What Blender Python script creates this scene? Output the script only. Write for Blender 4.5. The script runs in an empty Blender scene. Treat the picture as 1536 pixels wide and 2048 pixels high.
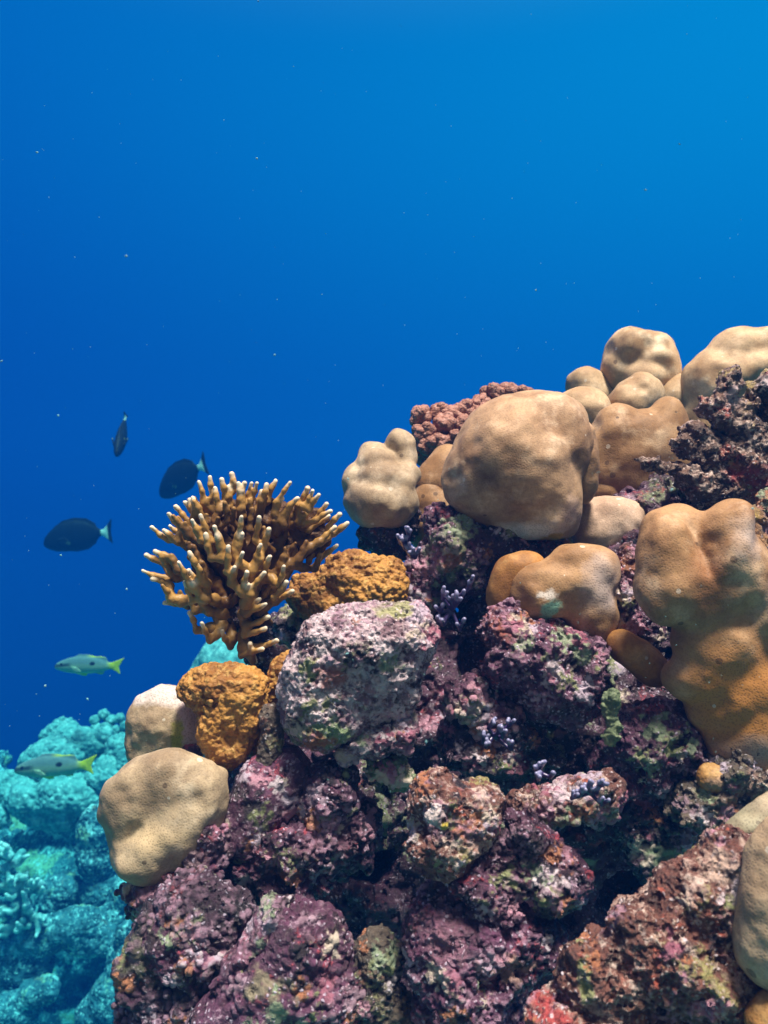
import bpy, math, os, random
import numpy as np
from mathutils import Vector

# ------------------------------------------------------------------ camera, light, exposure
SC = bpy.context.scene
COL = SC.collection
F = 1647.0                       # focal length in pixels of the 1536 x 2048 frame
PITCH = math.radians(8.0)
QV = float(os.environ.get('VOXQ', '1'))

cam_d = bpy.data.cameras.new('camera')
cam = bpy.data.objects.new('camera', cam_d)
COL.objects.link(cam)
cam_d.sensor_fit = 'VERTICAL'
cam_d.sensor_height = 24.0
cam_d.lens = F * 24.0 / 2048.0
cam_d.clip_start = 0.02
cam_d.clip_end = 200.0
cam_d.dof.use_dof = True
cam_d.dof.focus_distance = 0.80
cam_d.dof.aperture_fstop = 8.0
cam.rotation_euler = (math.pi / 2 + PITCH, 0, 0)
SC.camera = cam

SC.view_settings.view_transform = 'Standard'
SC.view_settings.look = 'None'
SC.view_settings.exposure = 2.0
SC.view_settings.gamma = 1.0
SC.cycles.use_denoising = True
SC.cycles.max_bounces = 6
SC.cycles.diffuse_bounces = 3
SC.cycles.volume_bounces = 0
SC.cycles.caustics_reflective = False
SC.cycles.caustics_refractive = False

SUN_DIR = Vector((0.16, -0.40, 1.0)).normalized()      # towards the sun
sun_el = math.asin(SUN_DIR.z)
sun_d = bpy.data.lights.new('sun', 'SUN')
sun_d.energy = 5.0
sun_d.angle = math.radians(12.0)
sun_d.color = (1.0, 0.445, 0.385)
sun = bpy.data.objects.new('sun', sun_d)
COL.objects.link(sun)
sun.rotation_euler = SUN_DIR.to_track_quat('Z', 'Y').to_euler()
sun.location = (2, -2, 6)


class NB:
    """small node builder"""
    def __init__(self, nt):
        self.nt = nt

    def n(self, t, ins=None, **props):
        nd = self.nt.nodes.new(t)
        for k, v in props.items():
            setattr(nd, k, v)
        for k, v in (ins or {}).items():
            if isinstance(v, bpy.types.NodeSocket):
                self.nt.links.new(v, nd.inputs[k])
            else:
                nd.inputs[k].default_value = v
        return nd

    def math(self, op, a, b=0.0, c=None, clamp=False):
        ins = {0: a, 1: b}
        if c is not None:
            ins[2] = c
        return self.n('ShaderNodeMath', ins, operation=op, use_clamp=clamp).outputs[0]

    def mix(self, f, a, b, mode='MIX'):
        nd = self.n('ShaderNodeMix', None, data_type='RGBA', blend_type=mode)
        for k, v in ((0, f), (6, a), (7, b)):
            if isinstance(v, bpy.types.NodeSocket):
                self.nt.links.new(v, nd.inputs[k])
            else:
                nd.inputs[k].default_value = (*v, 1) if isinstance(v, tuple) and len(v) == 3 else v
        return nd.outputs[2]

    def step(self, v, lo, hi):
        nd = self.n('ShaderNodeMapRange', {0: v, 1: lo, 2: hi, 3: 0.0, 4: 1.0}, interpolation_type='SMOOTHSTEP')
        return nd.outputs[0]

    def noise(self, vec, scale, detail=4.0, rough=0.55, off=None, dist=0.0):
        if off is not None:
            vec = self.n('ShaderNodeVectorMath', {0: vec, 1: off}, operation='ADD').outputs[0]
        return self.n('ShaderNodeTexNoise', {'Vector': vec, 'Scale': scale, 'Detail': detail, 'Roughness': rough, 'Distortion': dist}).outputs[0]

    def vor(self, vec, scale, feature='F1', rnd=1.0):
        return self.n('ShaderNodeTexVoronoi', {'Vector': vec, 'Scale': scale, 'Randomness': rnd}, feature=feature)


# ------------------------------------------------------------------ world: light of the water column and the bright surface overhead
W = bpy.data.worlds.new('World')
SC.world = W
W.use_nodes = True
nt = W.node_tree
nt.nodes.clear()
b = NB(nt)
tc = b.n('ShaderNodeTexCoord')
sep = b.n('ShaderNodeSeparateXYZ', {0: tc.outputs['Generated']})
ramp = b.n('ShaderNodeValToRGB', {0: b.math('MULTIPLY_ADD', sep.outputs[2], 0.5, 0.5)})
cr = ramp.color_ramp
cr.interpolation = 'EASE'
stops = [(0.0, (0.000, 0.002, 0.007)), (0.40, (0.000, 0.013, 0.058)), (0.50, (0.000, 0.020, 0.096)), (0.62, (0.0, 0.036, 0.132)),
         (0.80, (0.0, 0.057, 0.157)), (0.90, (0.03, 0.078, 0.165)), (1.0, (0.1, 0.125, 0.18))]
while len(cr.elements) < len(stops):
    cr.elements.new(0.5)
for e, (p, c) in zip(cr.elements, stops):
    e.position = p
    e.color = (*c, 1)
side = b.math('MULTIPLY_ADD', sep.outputs[0], 0.75, 0.95)
water = b.mix(1.0, ramp.outputs[0], b.n('ShaderNodeCombineColor', {0: side, 1: side, 2: b.math('MULTIPLY_ADD', sep.outputs[0], 0.30, 1.0)}).outputs[0], 'MULTIPLY')
# added warm fill light from behind the camera, in place of open blue
back_fill = b.step(sep.outputs[1], -0.05, -0.6)
water = b.mix(back_fill, water, (0.125, 0.062, 0.048))
sky = b.n('ShaderNodeTexSky', None, sky_type='NISHITA', sun_disc=False, sun_elevation=sun_el,
          sun_rotation=math.atan2(SUN_DIR.x, SUN_DIR.y))
skyc = b.mix(1.0, sky.outputs[0], (0.17, 0.05, 0.024), 'MULTIPLY')
window = b.step(sep.outputs[2], 0.72, 0.86)
colr = b.mix(window, water, skyc)
bg = b.n('ShaderNodeBackground', {0: colr, 1: 1.0})
out = b.n('ShaderNodeOutputWorld', {0: bg.outputs[0]})

# ------------------------------------------------------------------ frame helpers
cp, sp = math.cos(PITCH), math.sin(PITCH)
AX = np.array([[1, 0, 0], [0, sp, -cp], [0, cp, sp]], float)    # rows: image right, image down, view forward


def P(px, py, d):
    v = np.array([(px - 768) / F * d, (py - 1024) / F * d, d])
    return v @ AX


# ------------------------------------------------------------------ noise
def _hash(ix, iy, iz, seed):
    n = ix.astype(np.uint32) * np.uint32(374761393) + iy.astype(np.uint32) * np.uint32(668265263) + iz.astype(np.uint32) * np.uint32(2246822519) + np.uint32((seed * 3266489917 + 97) & 0xffffffff)
    n = (n ^ (n >> np.uint32(13))) * np.uint32(1274126177)
    n = (n ^ (n >> np.uint32(16))) * np.uint32(2654435761)
    n ^= n >> np.uint32(15)
    return n.astype(np.float32) * np.float32(1.0 / 4294967296.0)


def vnoise(p, seed=0):
    i = np.floor(p)
    f = (p - i).astype(np.float32)
    i = i.astype(np.int32)
    u = f * f * f * (f * (f * 6 - 15) + 10)
    r = 0
    for a in (0, 1):
        wx = u[:, 0] if a else 1 - u[:, 0]
        for c in (0, 1):
            wy = u[:, 1] if c else 1 - u[:, 1]
            for e in (0, 1):
                wz = u[:, 2] if e else 1 - u[:, 2]
                r = r + _hash(i[:, 0] + a, i[:, 1] + c, i[:, 2] + e, seed) * (wx * wy * wz)
    return r * 2 - 1


ROT = np.array([[0.36, 0.48, -0.8], [-0.8, 0.6, 0.0], [0.48, 0.64, 0.6]], np.float32)


def fbm(p, seed=0, octv=4, gain=0.5):
    a, r, t = 1.0, 0, 0
    for k in range(octv):
        p = p @ ROT.T
        r = r + a * vnoise(p, seed + k * 17)
        t += a
        a *= gain
        p = p * 2.03
    return r / t * 1.6


def worley(p, seed=0, jit=0.85):
    i = np.floor(p).astype(np.int32)
    f = (p - i).astype(np.float32)
    d1 = np.full(len(p), 9, np.float32)
    for a in (-1, 0, 1):
        for c in (-1, 0, 1):
            for e in (-1, 0, 1):
                x, y, z = i[:, 0] + a, i[:, 1] + c, i[:, 2] + e
                qx = a + 0.5 + jit * (_hash(x, y, z, seed) - 0.5) - f[:, 0]
                qy = c + 0.5 + jit * (_hash(x, y, z, seed + 1) - 0.5) - f[:, 1]
                qz = e + 0.5 + jit * (_hash(x, y, z, seed + 2) - 0.5) - f[:, 2]
                d1 = np.minimum(d1, qx * qx + qy * qy + qz * qz)
    return np.sqrt(d1)


def disp(p, specs, seed):
    r = np.zeros(len(p), np.float32)
    for k, sp_ in enumerate(specs):
        kind, scale, amp = sp_[:3]
        q = (p / scale).astype(np.float32)
        sd = seed * 31 + k * 7 + 3
        if kind == 'fbm':
            r += amp * fbm(q, sd)
        elif kind == 'soft':
            r += amp * fbm(q, sd, 2)
        elif kind == 'ridge':
            r += amp * (1 - 2.6 * np.abs(fbm(q, sd, 3)))
        elif kind == 'billow':
            r += amp * (np.abs(fbm(q, sd, 3)) * 2.4 - 0.7)
        elif kind == 'bead':
            v = amp * np.sqrt(np.clip(1 - (worley(q, sd) / 0.66) ** 2, 0, 1))
            if len(sp_) > 3:      # beads only in patches
                v *= np.clip(fbm(p / sp_[3], sd + 5, 2) * 2.5 + 0.6, 0, 1)
            r += v
        elif kind == 'pit':
            v = np.clip(1 - worley(q, sd) / 0.5, 0, 1)
            r -= amp * v * v * (3 - 2 * v)
    return r


# ------------------------------------------------------------------ implicit surface meshing
def surface_nets(f):
    s = f < 0
    nx, ny, nz = f.shape
    c = np.zeros((nx - 1, ny - 1, nz - 1), np.uint8)
    for dx in (0, 1):
        for dy in (0, 1):
            for dz in (0, 1):
                c += s[dx:nx - 1 + dx, dy:ny - 1 + dy, dz:nz - 1 + dz]
    act = (c > 0) & (c < 8)
    idx = np.argwhere(act).astype(np.int32)
    vid = np.full(act.shape, -1, np.int32)
    vid[act] = np.arange(len(idx), dtype=np.int32)
    pos = np.zeros((len(idx), 3), np.float32)
    cnt = np.zeros(len(idx), np.float32)
    corners = [(a, c_, e) for a in (0, 1) for c_ in (0, 1) for e in (0, 1)]
    for A in corners:
        for B in corners:
            if A < B and sum(abs(i - j) for i, j in zip(A, B)) == 1:
                fa = f[idx[:, 0] + A[0], idx[:, 1] + A[1], idx[:, 2] + A[2]]
                fb = f[idx[:, 0] + B[0], idx[:, 1] + B[1], idx[:, 2] + B[2]]
                m = (fa < 0) != (fb < 0)
                t = (fa[m] / (fa[m] - fb[m]))[:, None]
                pos[m] += np.array(A, np.float32) + t * (np.array(B, np.float32) - np.array(A, np.float32))
                cnt[m] += 1
    pos = pos / cnt[:, None] + idx
    quads = []
    for ax in range(3):
        o1, o2 = (ax + 1) % 3, (ax + 2) % 3
        sl0 = [slice(1, -1)] * 3
        sl1 = [slice(1, -1)] * 3
        sl0[ax] = slice(0, -1)
        sl1[ax] = slice(1, None)
        a, d = s[tuple(sl0)], s[tuple(sl1)]
        e = np.argwhere(a != d).astype(np.int32)
        ins = a[e[:, 0], e[:, 1], e[:, 2]]
        base = e.copy()
        base[:, o1] += 1
        base[:, o2] += 1
        base[:, ax] = e[:, ax]

        def cell(d1, d2):
            q = base.copy()
            q[:, o1] += d1
            q[:, o2] += d2
            return vid[q[:, 0], q[:, 1], q[:, 2]]
        q = np.stack([cell(-1, -1), cell(0, -1), cell(0, 0), cell(-1, 0)], 1)
        q[~ins] = q[~ins][:, ::-1]
        quads.append(q)
    return pos, np.concatenate(quads)


def biggest(pos, q):
    n = len(pos)
    lab = np.arange(n)
    while True:
        mn = lab[q].min(1)
        new = lab.copy()
        np.minimum.at(new, q.ravel(), np.repeat(mn, 4))
        new = new[new]
        new = new[new]
        if (new == lab).all():
            break
        lab = new
    u, c = np.unique(lab, return_counts=True)
    keep = lab == u[c.argmax()]
    if keep.all():
        return pos, q
    mp = np.cumsum(keep) - 1
    q = mp[q[keep[q[:, 0]]]]
    return pos[keep], q


def vnormals(v, q):
    n = np.cross(v[q[:, 2]] - v[q[:, 0]], v[q[:, 3]] - v[q[:, 1]])
    r = np.zeros_like(v)
    for k in range(3):
        r[:, k] = np.bincount(q.ravel(), np.repeat(n[:, k], 4), len(v))
    return r / (np.linalg.norm(r, axis=1, keepdims=True) + 1e-12)


def smin(a, c, k):
    h = np.maximum(k - np.abs(a - c), 0) / k
    return np.minimum(a, c) - h * h * (k * 0.25)


def lobes_field(lobes, k, X, Y, Z):
    f = None
    for L in lobes:
        x, y, z, rx, ry, rz = L[:6]
        dx, dy, dz = X - x, Y - y, Z - z
        if len(L) > 6 and L[6]:
            a = math.radians(L[6])
            ca, sa = math.cos(a), math.sin(a)
            dx, dy = ca * dx + sa * dy, -sa * dx + ca * dy
        k0 = np.sqrt((dx / rx) ** 2 + (dy / ry) ** 2 + (dz / rz) ** 2)
        k1 = np.sqrt((dx / rx ** 2) ** 2 + (dy / ry ** 2) ** 2 + (dz / rz ** 2) ** 2) + 1e-9
        g = (k0 * (k0 - 1) / k1).astype(np.float32)
        f = g if f is None else smin(f, g, k)
    return f


def polymesh(name, v, q, mat, tint=None, smooth=True):
    me = bpy.data.meshes.new(name)
    me.vertices.add(len(v))
    me.vertices.foreach_set('co', np.ascontiguousarray(v, np.float32).ravel())
    me.loops.add(q.size)
    me.loops.foreach_set('vertex_index', np.ascontiguousarray(q, np.int32).ravel())
    me.polygons.add(len(q))
    me.polygons.foreach_set('loop_start', np.arange(0, q.size, 4, dtype=np.int32))
    me.update(calc_edges=True)
    me.validate()
    if smooth:
        me.polygons.foreach_set('use_smooth', np.ones(len(me.polygons), bool))
    at = me.attributes.new('tint', 'FLOAT_COLOR', 'POINT')
    if tint is None:
        tint = np.zeros((len(v), 4), np.float32)
    at.data.foreach_set('color', np.ascontiguousarray(tint, np.float32).ravel())
    me.materials.append(mat)
    return me


def tag(o, label=None, cat=None, group=None, kind=None):
    for k, v in (('label', label), ('category', cat), ('group', group), ('kind', kind)):
        if v:
            o[k] = v
    return o


def empty(name, loc):
    o = bpy.data.objects.new(name, None)
    o.empty_display_size = 0.02
    COL.objects.link(o)
    o.location = loc
    return o


def tint_of(p, patches, seed):
    """colour patches, pigment and painted shade: (x, y, r, colour, softness, raggedness) in the thing's own pixels"""
    t = np.zeros((len(p), 4), np.float32)
    if not patches:
        return t
    for k, pt in enumerate(patches):
        x, y, rx, ry, colr_, soft, rag = pt[:7]
        d = np.sqrt(((p[:, 0] - x) / rx) ** 2 + ((p[:, 1] - y) / ry) ** 2)
        d = d + rag * fbm(p / (0.5 * max(rx, ry)), seed + 91 + k, 4)
        a = np.clip((1 - d) / soft, 0, 1)
        new = t[:, 3:] * (1 - a[:, None]) + a[:, None]
        t[:, :3] = np.where(new > 1e-5, (t[:, :3] * t[:, 3:] * (1 - a[:, None]) + np.array(colr_, np.float32) * a[:, None]) / np.maximum(new, 1e-5), 0)
        t[:, 3:] = new
    return t


SEED = [0]
SPOTC = [(0.60, 0.50, 0.55), (0.48, 0.24, 0.32), (0.24, 0.26, 0.12), (0.58, 0.48, 0.40), (0.40, 0.16, 0.08), (0.03, 0.015, 0.02), (0.50, 0.40, 0.50), (0.34, 0.12, 0.18), (0.02, 0.012, 0.02), (0.28, 0.34, 0.22)]


def blob(name, lobes, d, c, mat, k=30, vox=3.0, sdf=(), vert=(), patches=(), parent=None, cut=(), ck=12, bead_glint_col=None, spots=0):
    """one closed mesh grown from smoothly joined ellipsoids in the frame of a point c at distance d"""
    SEED[0] += 1
    seed = SEED[0]
    vox = vox * QV
    L = np.array([l[:6] for l in lobes], float)
    R = L[:, 3:6].copy()
    R[:, :2] = np.where(np.array([len(l) > 6 and bool(l[6]) for l in lobes])[:, None], R[:, :2].max(1, keepdims=True), R[:, :2])
    amp = sum(abs(s[2]) for s in sdf)
    pad = amp + k * 0.25 + vox * 3
    lo = (L[:, :3] - R).min(0) - pad
    hi = (L[:, :3] + R).max(0) + pad
    n = np.ceil((hi - lo) / vox).astype(int) + 1
    gx = (lo[0] + vox * np.arange(n[0])).astype(np.float32)[:, None, None]
    gy = (lo[1] + vox * np.arange(n[1])).astype(np.float32)[None, :, None]
    gz = (lo[2] + vox * np.arange(n[2])).astype(np.float32)[None, None, :]
    f = lobes_field(lobes, k, gx, gy, gz)
    if sdf:
        m = np.abs(f) < amp * 1.15 + vox * 2
        ii = np.argwhere(m)
        pts = (lo + vox * ii).astype(np.float32)
        f[m] -= disp(pts, sdf, seed)
    for cl in cut:
        g = lobes_field([cl], 1, gx, gy, gz)
        f = -smin(-f, g, ck)
    pos, q = surface_nets(f)
    pos, q = biggest(pos, q)
    p = (lo + vox * pos).astype(np.float32)
    if spots:
        rs = random.Random(seed * 7 + 1)
        patches = list(patches)
        for _ in range(spots):
            l_ = rs.choice(lobes)
            rr_ = rs.uniform(7, 26)
            patches.append((l_[0] + rs.uniform(-1, 1) * l_[3], l_[1] + rs.uniform(-1, 1) * l_[4], rr_ * rs.uniform(.8, 1.4), rr_, rs.choice(SPOTC), 0.5, 1.0))
    tint = tint_of(p, patches, seed)
    if vert:
        nr = vnormals(p, q)
        if bead_glint_col is not None:  # paler crust on bead tops, with wet glints painted into the tint
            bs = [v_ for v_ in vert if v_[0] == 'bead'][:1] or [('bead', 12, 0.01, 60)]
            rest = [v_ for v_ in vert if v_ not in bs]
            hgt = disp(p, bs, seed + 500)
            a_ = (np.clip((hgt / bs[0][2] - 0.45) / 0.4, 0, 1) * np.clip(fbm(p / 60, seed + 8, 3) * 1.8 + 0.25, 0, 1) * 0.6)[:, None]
            tint[:, :3] = (tint[:, :3] * tint[:, 3:] * (1 - a_) + np.array(bead_glint_col) * a_) / np.maximum(tint[:, 3:] * (1 - a_) + a_, 1e-5)
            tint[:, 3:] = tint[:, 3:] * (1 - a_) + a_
            p = p + nr * (hgt + disp(p, rest, seed + 501))[:, None]
        else:
            p = p + nr * disp(p, vert, seed + 500)[:, None]
    s = d / F
    v = (p - np.array([c[0], c[1], 0], np.float32)) * s @ AX
    o = bpy.data.objects.new(name, polymesh(name, v, q, mat, tint))
    COL.objects.link(o)
    if parent is None:
        o.location = P(c[0], c[1], d)
    else:
        o.parent = parent
    return o


def thing(name, label, cat, d, c, parts, group=None, kind=None, **kw):
    """parts: [(part name, lobes, material, overrides)]; a single part makes the thing one mesh"""
    if len(parts) == 1:
        pn, lobes, mat, ov = parts[0]
        o = blob(name, lobes, d, c, mat, **{**kw, **ov})
        return tag(o, label, cat, group, kind)
    e = empty(name, P(c[0], c[1], d))
    tag(e, label, cat, group, kind)
    for pn, lobes, mat, ov in parts:
        o = blob(pn, lobes, d, c, mat, parent=e, **{**kw, **{k_: v_ for k_, v_ in ov.items() if k_ != 'plabel'}})
        if 'plabel' in ov:
            o['label'] = ov['plabel']
    return e


# ------------------------------------------------------------------ materials
def new_mat(name):
    m = bpy.data.materials.new(name)
    m.use_nodes = True
    m.node_tree.nodes.clear()
    return m, NB(m.node_tree)


def finish(b, col, rough, spec, height=None, bstr=0.3, bdist=0.002):
    ins = {'Base Color': col, 'Roughness': rough, 'Specular IOR Level': spec}
    if height is not None:
        ins['Normal'] = b.n('ShaderNodeBump', {'Strength': bstr, 'Distance': bdist, 'Height': height}).outputs[0]
    p = b.n('ShaderNodeBsdfPrincipled', ins)
    b.n('ShaderNodeOutputMaterial', {0: p.outputs[0]})


def tinted(b, col):
    a = b.n('ShaderNodeAttribute', None, attribute_name='tint')
    return b.mix(a.outputs['Alpha'], col, a.outputs['Color'])


def porites(name, dark, mid, pale, polyp=500.0, speck=0.5, scale=1.0):
    m, b = new_mat(name)
    tc = b.n('ShaderNodeTexCoord').outputs['Object']
    n1 = b.noise(tc, 16.0 * scale, 4, 0.55)
    n2 = b.noise(tc, 70.0 * scale, 5, 0.6, (3, 1, 7))
    c = b.mix(b.step(n1, 0.36, 0.56), dark, mid)
    c = b.mix(b.step(b.noise(tc, 24 * scale, 4, 0.6, (9, 4, 2)), 0.50, 0.72), c, pale)
    c = b.mix(b.math('MULTIPLY', b.step(n2, 0.42, 0.68), 0.35), c, b.mix(0.5, dark, (0.10, 0.06, 0.03)))
    fg = b.noise(tc, 330.0 * scale, 4, 0.7, (2, 7, 5))
    c = b.mix(b.math('MULTIPLY', b.step(fg, 0.40, 0.70), 0.34), c, b.mix(0.6, c, (0.05, 0.03, 0.02)))
    v = b.vor(tc, polyp)
    pol = b.step(v.outputs['Distance'], 0.22, 0.55)
    c = tinted(b, c)
    al = b.n('ShaderNodeAttribute', None, attribute_name='tint').outputs['Alpha']
    c = b.mix(b.math('MULTIPLY', b.math('SUBTRACT', 1.0, pol), b.math('MULTIPLY_ADD', al, 0.30, 0.20)), c, b.mix(0.62, c, (0.04, 0.025, 0.015)))
    if speck:
        vs = b.vor(b.n('ShaderNodeVectorMath', {0: tc, 1: (1.3, 2.1, 0.7)}, operation='ADD').outputs[0], 55.0 * scale)
        sz = b.math('MULTIPLY', b.step(b.n('ShaderNodeSeparateColor', {0: vs.outputs['Color']}).outputs[0], 0.6, 1.0), 0.14)
        c = b.mix(b.math('MULTIPLY', b.math('LESS_THAN', vs.outputs['Distance'], sz), speck), c, (0.72, 0.66, 0.56))
    vp = b.vor(b.n('ShaderNodeVectorMath', {0: tc, 1: (4.3, 0.4, 2.7)}, operation='ADD').outputs[0], 38.0 * scale)
    pz = b.math('MULTIPLY', b.step(b.n('ShaderNodeSeparateColor', {0: vp.outputs['Color']}).outputs[1], 0.55, 1.0), 0.13)
    c = b.mix(b.math('MULTIPLY', b.math('LESS_THAN', vp.outputs['Distance'], pz), 0.75), c, b.mix(0.75, c, (0.03, 0.015, 0.01)))
    h = b.math('ADD', b.math('MULTIPLY', pol, 0.5), b.math('ADD', b.math('MULTIPLY', n2, 1.0), b.math('MULTIPLY', fg, 0.8)))
    finish(b, c, 0.62, 0.25, h, 0.26, 0.0011)
    return m


def rockmat(name, dark, base, pale, green=(0.16, 0.20, 0.09), red=(0.30, 0.03, 0.03), ap=0.5, ag=0.35, ar=0.3, scale=1.0, rough=0.42, bst=0.8, spec=0.55):
    """encrusted rock: crusts of coralline algae of several colours in ragged patches"""
    dark, base = tuple(x * 0.85 for x in dark), tuple(x * 0.85 for x in base)
    m, b = new_mat(name)
    tc = b.n('ShaderNodeTexCoord').outputs['Object']
    S = scale
    big = b.noise(tc, 18 * S, 6, 0.62, (4, 8, 1), 0.4)
    med = b.noise(tc, 55 * S, 8, 0.68, (7, 1, 3), 0.6)
    fin = b.noise(tc, 190 * S, 8, 0.7, (2, 5, 9))
    c = b.mix(b.step(big, 0.40, 0.64), dark, base)
    c = b.mix(b.step(med, 0.42, 0.60), c, b.mix(0.45, base, dark))
    gm = b.math('ADD', b.math('MULTIPLY', b.noise(tc, 13 * S, 3, 0.5, (1, 11, 6), 0.5), 0.72), b.math('MULTIPLY', fin, 0.28))
    c = b.mix(b.math('MULTIPLY', b.step(gm, 0.62 - 0.16 * ag, 0.66 - 0.16 * ag), 0.85), c, b.mix(fin, green, tuple(x * 1.7 for x in green)))
    rm = b.math('ADD', b.math('MULTIPLY', b.noise(tc, 30 * S, 4, 0.6, (5, 2, 14), 0.8), 0.65), b.math('MULTIPLY', fin, 0.35))
    c = b.mix(b.math('MULTIPLY', b.step(rm, 0.60 - 0.14 * ar, 0.66 - 0.14 * ar), 0.8), c, red)
    pm = b.math('ADD', b.math('MULTIPLY', b.noise(tc, 42 * S, 6, 0.66, (13, 3, 5), 0.5), 0.6), b.math('MULTIPLY', fin, 0.4))
    c = b.mix(b.step(pm, 0.62 - 0.2 * ap, 0.70 - 0.2 * ap), c, b.mix(b.step(b.noise(tc, 80 * S, 4, 0.6, (6, 6, 1)), 0.4, 0.6), pale, b.mix(0.55, pale, base)))
    v = b.vor(tc, 150 * S)
    hole = b.math('MULTIPLY', b.math('SUBTRACT', 1.0, b.step(v.outputs['Distance'], 0.16, 0.36)), b.step(b.noise(tc, 40 * S, 3, 0.5, (8, 8, 2)), 0.42, 0.56))
    c = b.mix(b.math('MULTIPLY', hole, 0.6), c, tuple(x * 0.35 for x in dark))
    c = tinted(b, c)
    v2 = b.vor(b.n('ShaderNodeVectorMath', {0: tc, 1: b.n('ShaderNodeVectorMath', {0: b.n('ShaderNodeTexNoise', {'Vector': tc, 'Scale': 120 * S}).outputs[1], 3: 0.006 / S}, operation='SCALE').outputs[0]}, operation='ADD').outputs[0], 250 * S)
    rndc = b.n('ShaderNodeSeparateColor', {0: v2.outputs['Color']})
    speck_glint = b.math('MULTIPLY', b.math('SUBTRACT', 1.0, b.step(v2.outputs['Distance'], 0.18, 0.42)), b.math('MULTIPLY', b.step(rndc.outputs[0], 0.35, 0.6), b.step(b.noise(tc, 34 * S, 4, 0.6, (3, 9, 9)), 0.40, 0.52)))
    c = b.mix(b.math('MULTIPLY', speck_glint, 0.8), c, b.mix(rndc.outputs[1], pale, b.mix(0.6, pale, (0.66, 0.66, 0.86))))  # pale crust specks, some coloured lilac-blue as painted glints
    dk = b.step(b.noise(tc, 95 * S, 6, 0.7, (11, 2, 4), 0.5), 0.52, 0.66)
    c = b.mix(b.math('MULTIPLY', dk, 0.55), c, tuple(x * 0.5 for x in dark))
    h = b.math('SUBTRACT', b.math('ADD', b.math('MULTIPLY', fin, 1.3), b.math('MULTIPLY', med, 1.2)), b.math('SUBTRACT', b.math('MULTIPLY', hole, 0.7), b.math('MULTIPLY', speck_glint, 0.35)))
    rg = b.math('MULTIPLY_ADD', med, 0.5, rough - 0.25)
    finish(b, c, rg, spec, h, bst, 0.0042)
    return m


def knobby(name, dark, mid, pale, fine=300.0, rough=0.6, spec=0.3, bst=0.5):
    m, b = new_mat(name)
    tc = b.n('ShaderNodeTexCoord').outputs['Object']
    n1 = b.noise(tc, 26, 4, 0.6)
    n2 = b.noise(tc, fine * 0.5, 6, 0.65, (3, 2, 1))
    c = b.mix(b.step(n1, 0.35, 0.65), dark, mid)
    c = b.mix(b.math('MULTIPLY', b.step(n2, 0.48, 0.68), 0.7), c, pale)
    c = tinted(b, c)
    v = b.vor(tc, fine)
    finish(b, c, rough, spec, b.math('ADD', n2, b.math('MULTIPLY', v.outputs['Distance'], -0.6)), bst, 0.0025)
    return m


def plain_tint(name, rough=0.5, spec=0.3, nscale=200.0, bst=0.2, bd=0.001):
    m, b = new_mat(name)
    tc = b.n('ShaderNodeTexCoord').outputs['Object']
    a = b.n('ShaderNodeAttribute', None, attribute_name='tint')
    n = b.noise(tc, nscale, 4, 0.6)
    c = b.mix(b.math('MULTIPLY', b.step(n, 0.35, 0.7), 0.28), a.outputs['Color'], b.mix(0.7, a.outputs['Color'], (0.02, 0.015, 0.01)))
    finish(b, c, rough, spec, n, bst, bd)
    return m


TAN = porites('tan_coral', (0.40, 0.25, 0.13), (0.60, 0.42, 0.25), (0.78, 0.61, 0.42))
MIDTAN = porites('mid_tan_coral', (0.30, 0.18, 0.095), (0.47, 0.31, 0.18), (0.68, 0.51, 0.35))
BROWN = porites('brown_coral', (0.27, 0.145, 0.062), (0.42, 0.25, 0.12), (0.58, 0.41, 0.26))
ORANGE = porites('orange_brown_coral', (0.26, 0.11, 0.028), (0.44, 0.215, 0.06), (0.54, 0.33, 0.13))
GREYTAN = porites('greyish_coral', (0.30, 0.215, 0.135), (0.46, 0.35, 0.225), (0.62, 0.50, 0.36))
ROSY = porites('rosy_tan_coral', (0.44, 0.29, 0.20), (0.58, 0.41, 0.30), (0.70, 0.54, 0.44))
PINKROCK = rockmat('lilac_rock', (0.12, 0.06, 0.08), (0.38, 0.24, 0.29), (0.70, 0.60, 0.64), (0.26, 0.32, 0.17), (0.36, 0.12, 0.09), 0.85, 0.2, 0.25)
PURPLE = rockmat('purple_rock', (0.035, 0.012, 0.024), (0.20, 0.066, 0.145), (0.60, 0.42, 0.54), (0.16, 0.19, 0.09), (0.42, 0.06, 0.09), 0.36, 0.15, 0.25)
MAROON = rockmat('maroon_rock', (0.022, 0.009, 0.016), (0.15, 0.048, 0.105), (0.56, 0.38, 0.50), (0.15, 0.17, 0.08), (0.40, 0.05, 0.07), 0.30, 0.25, 0.25)
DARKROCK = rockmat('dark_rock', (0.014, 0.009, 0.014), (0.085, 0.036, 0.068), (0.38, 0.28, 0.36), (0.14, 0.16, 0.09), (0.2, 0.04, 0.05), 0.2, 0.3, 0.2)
REDROCK = rockmat('red_crusted_rock', (0.07, 0.025, 0.02), (0.30, 0.12, 0.09), (0.66, 0.52, 0.46), (0.24, 0.23, 0.09), (0.46, 0.10, 0.06), 0.60, 0.35, 0.3)
RAGGED = rockmat('ragged_skeleton', (0.035, 0.018, 0.015), (0.22, 0.115, 0.075), (0.62, 0.48, 0.42), (0.28, 0.22, 0.07), (0.38, 0.07, 0.05), 0.62, 0.5, 0.3)
SANDY = rockmat('silted_rock', (0.07, 0.05, 0.04), (0.20, 0.15, 0.11), (0.40, 0.34, 0.25), (0.22, 0.22, 0.10), (0.2, 0.06, 0.04), 0.4, 0.4, 0.1)
CRUST = knobby('orange_crust_coral', (0.22, 0.09, 0.018), (0.44, 0.215, 0.045), (0.58, 0.36, 0.11), 300.0, bst=0.7)
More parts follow.
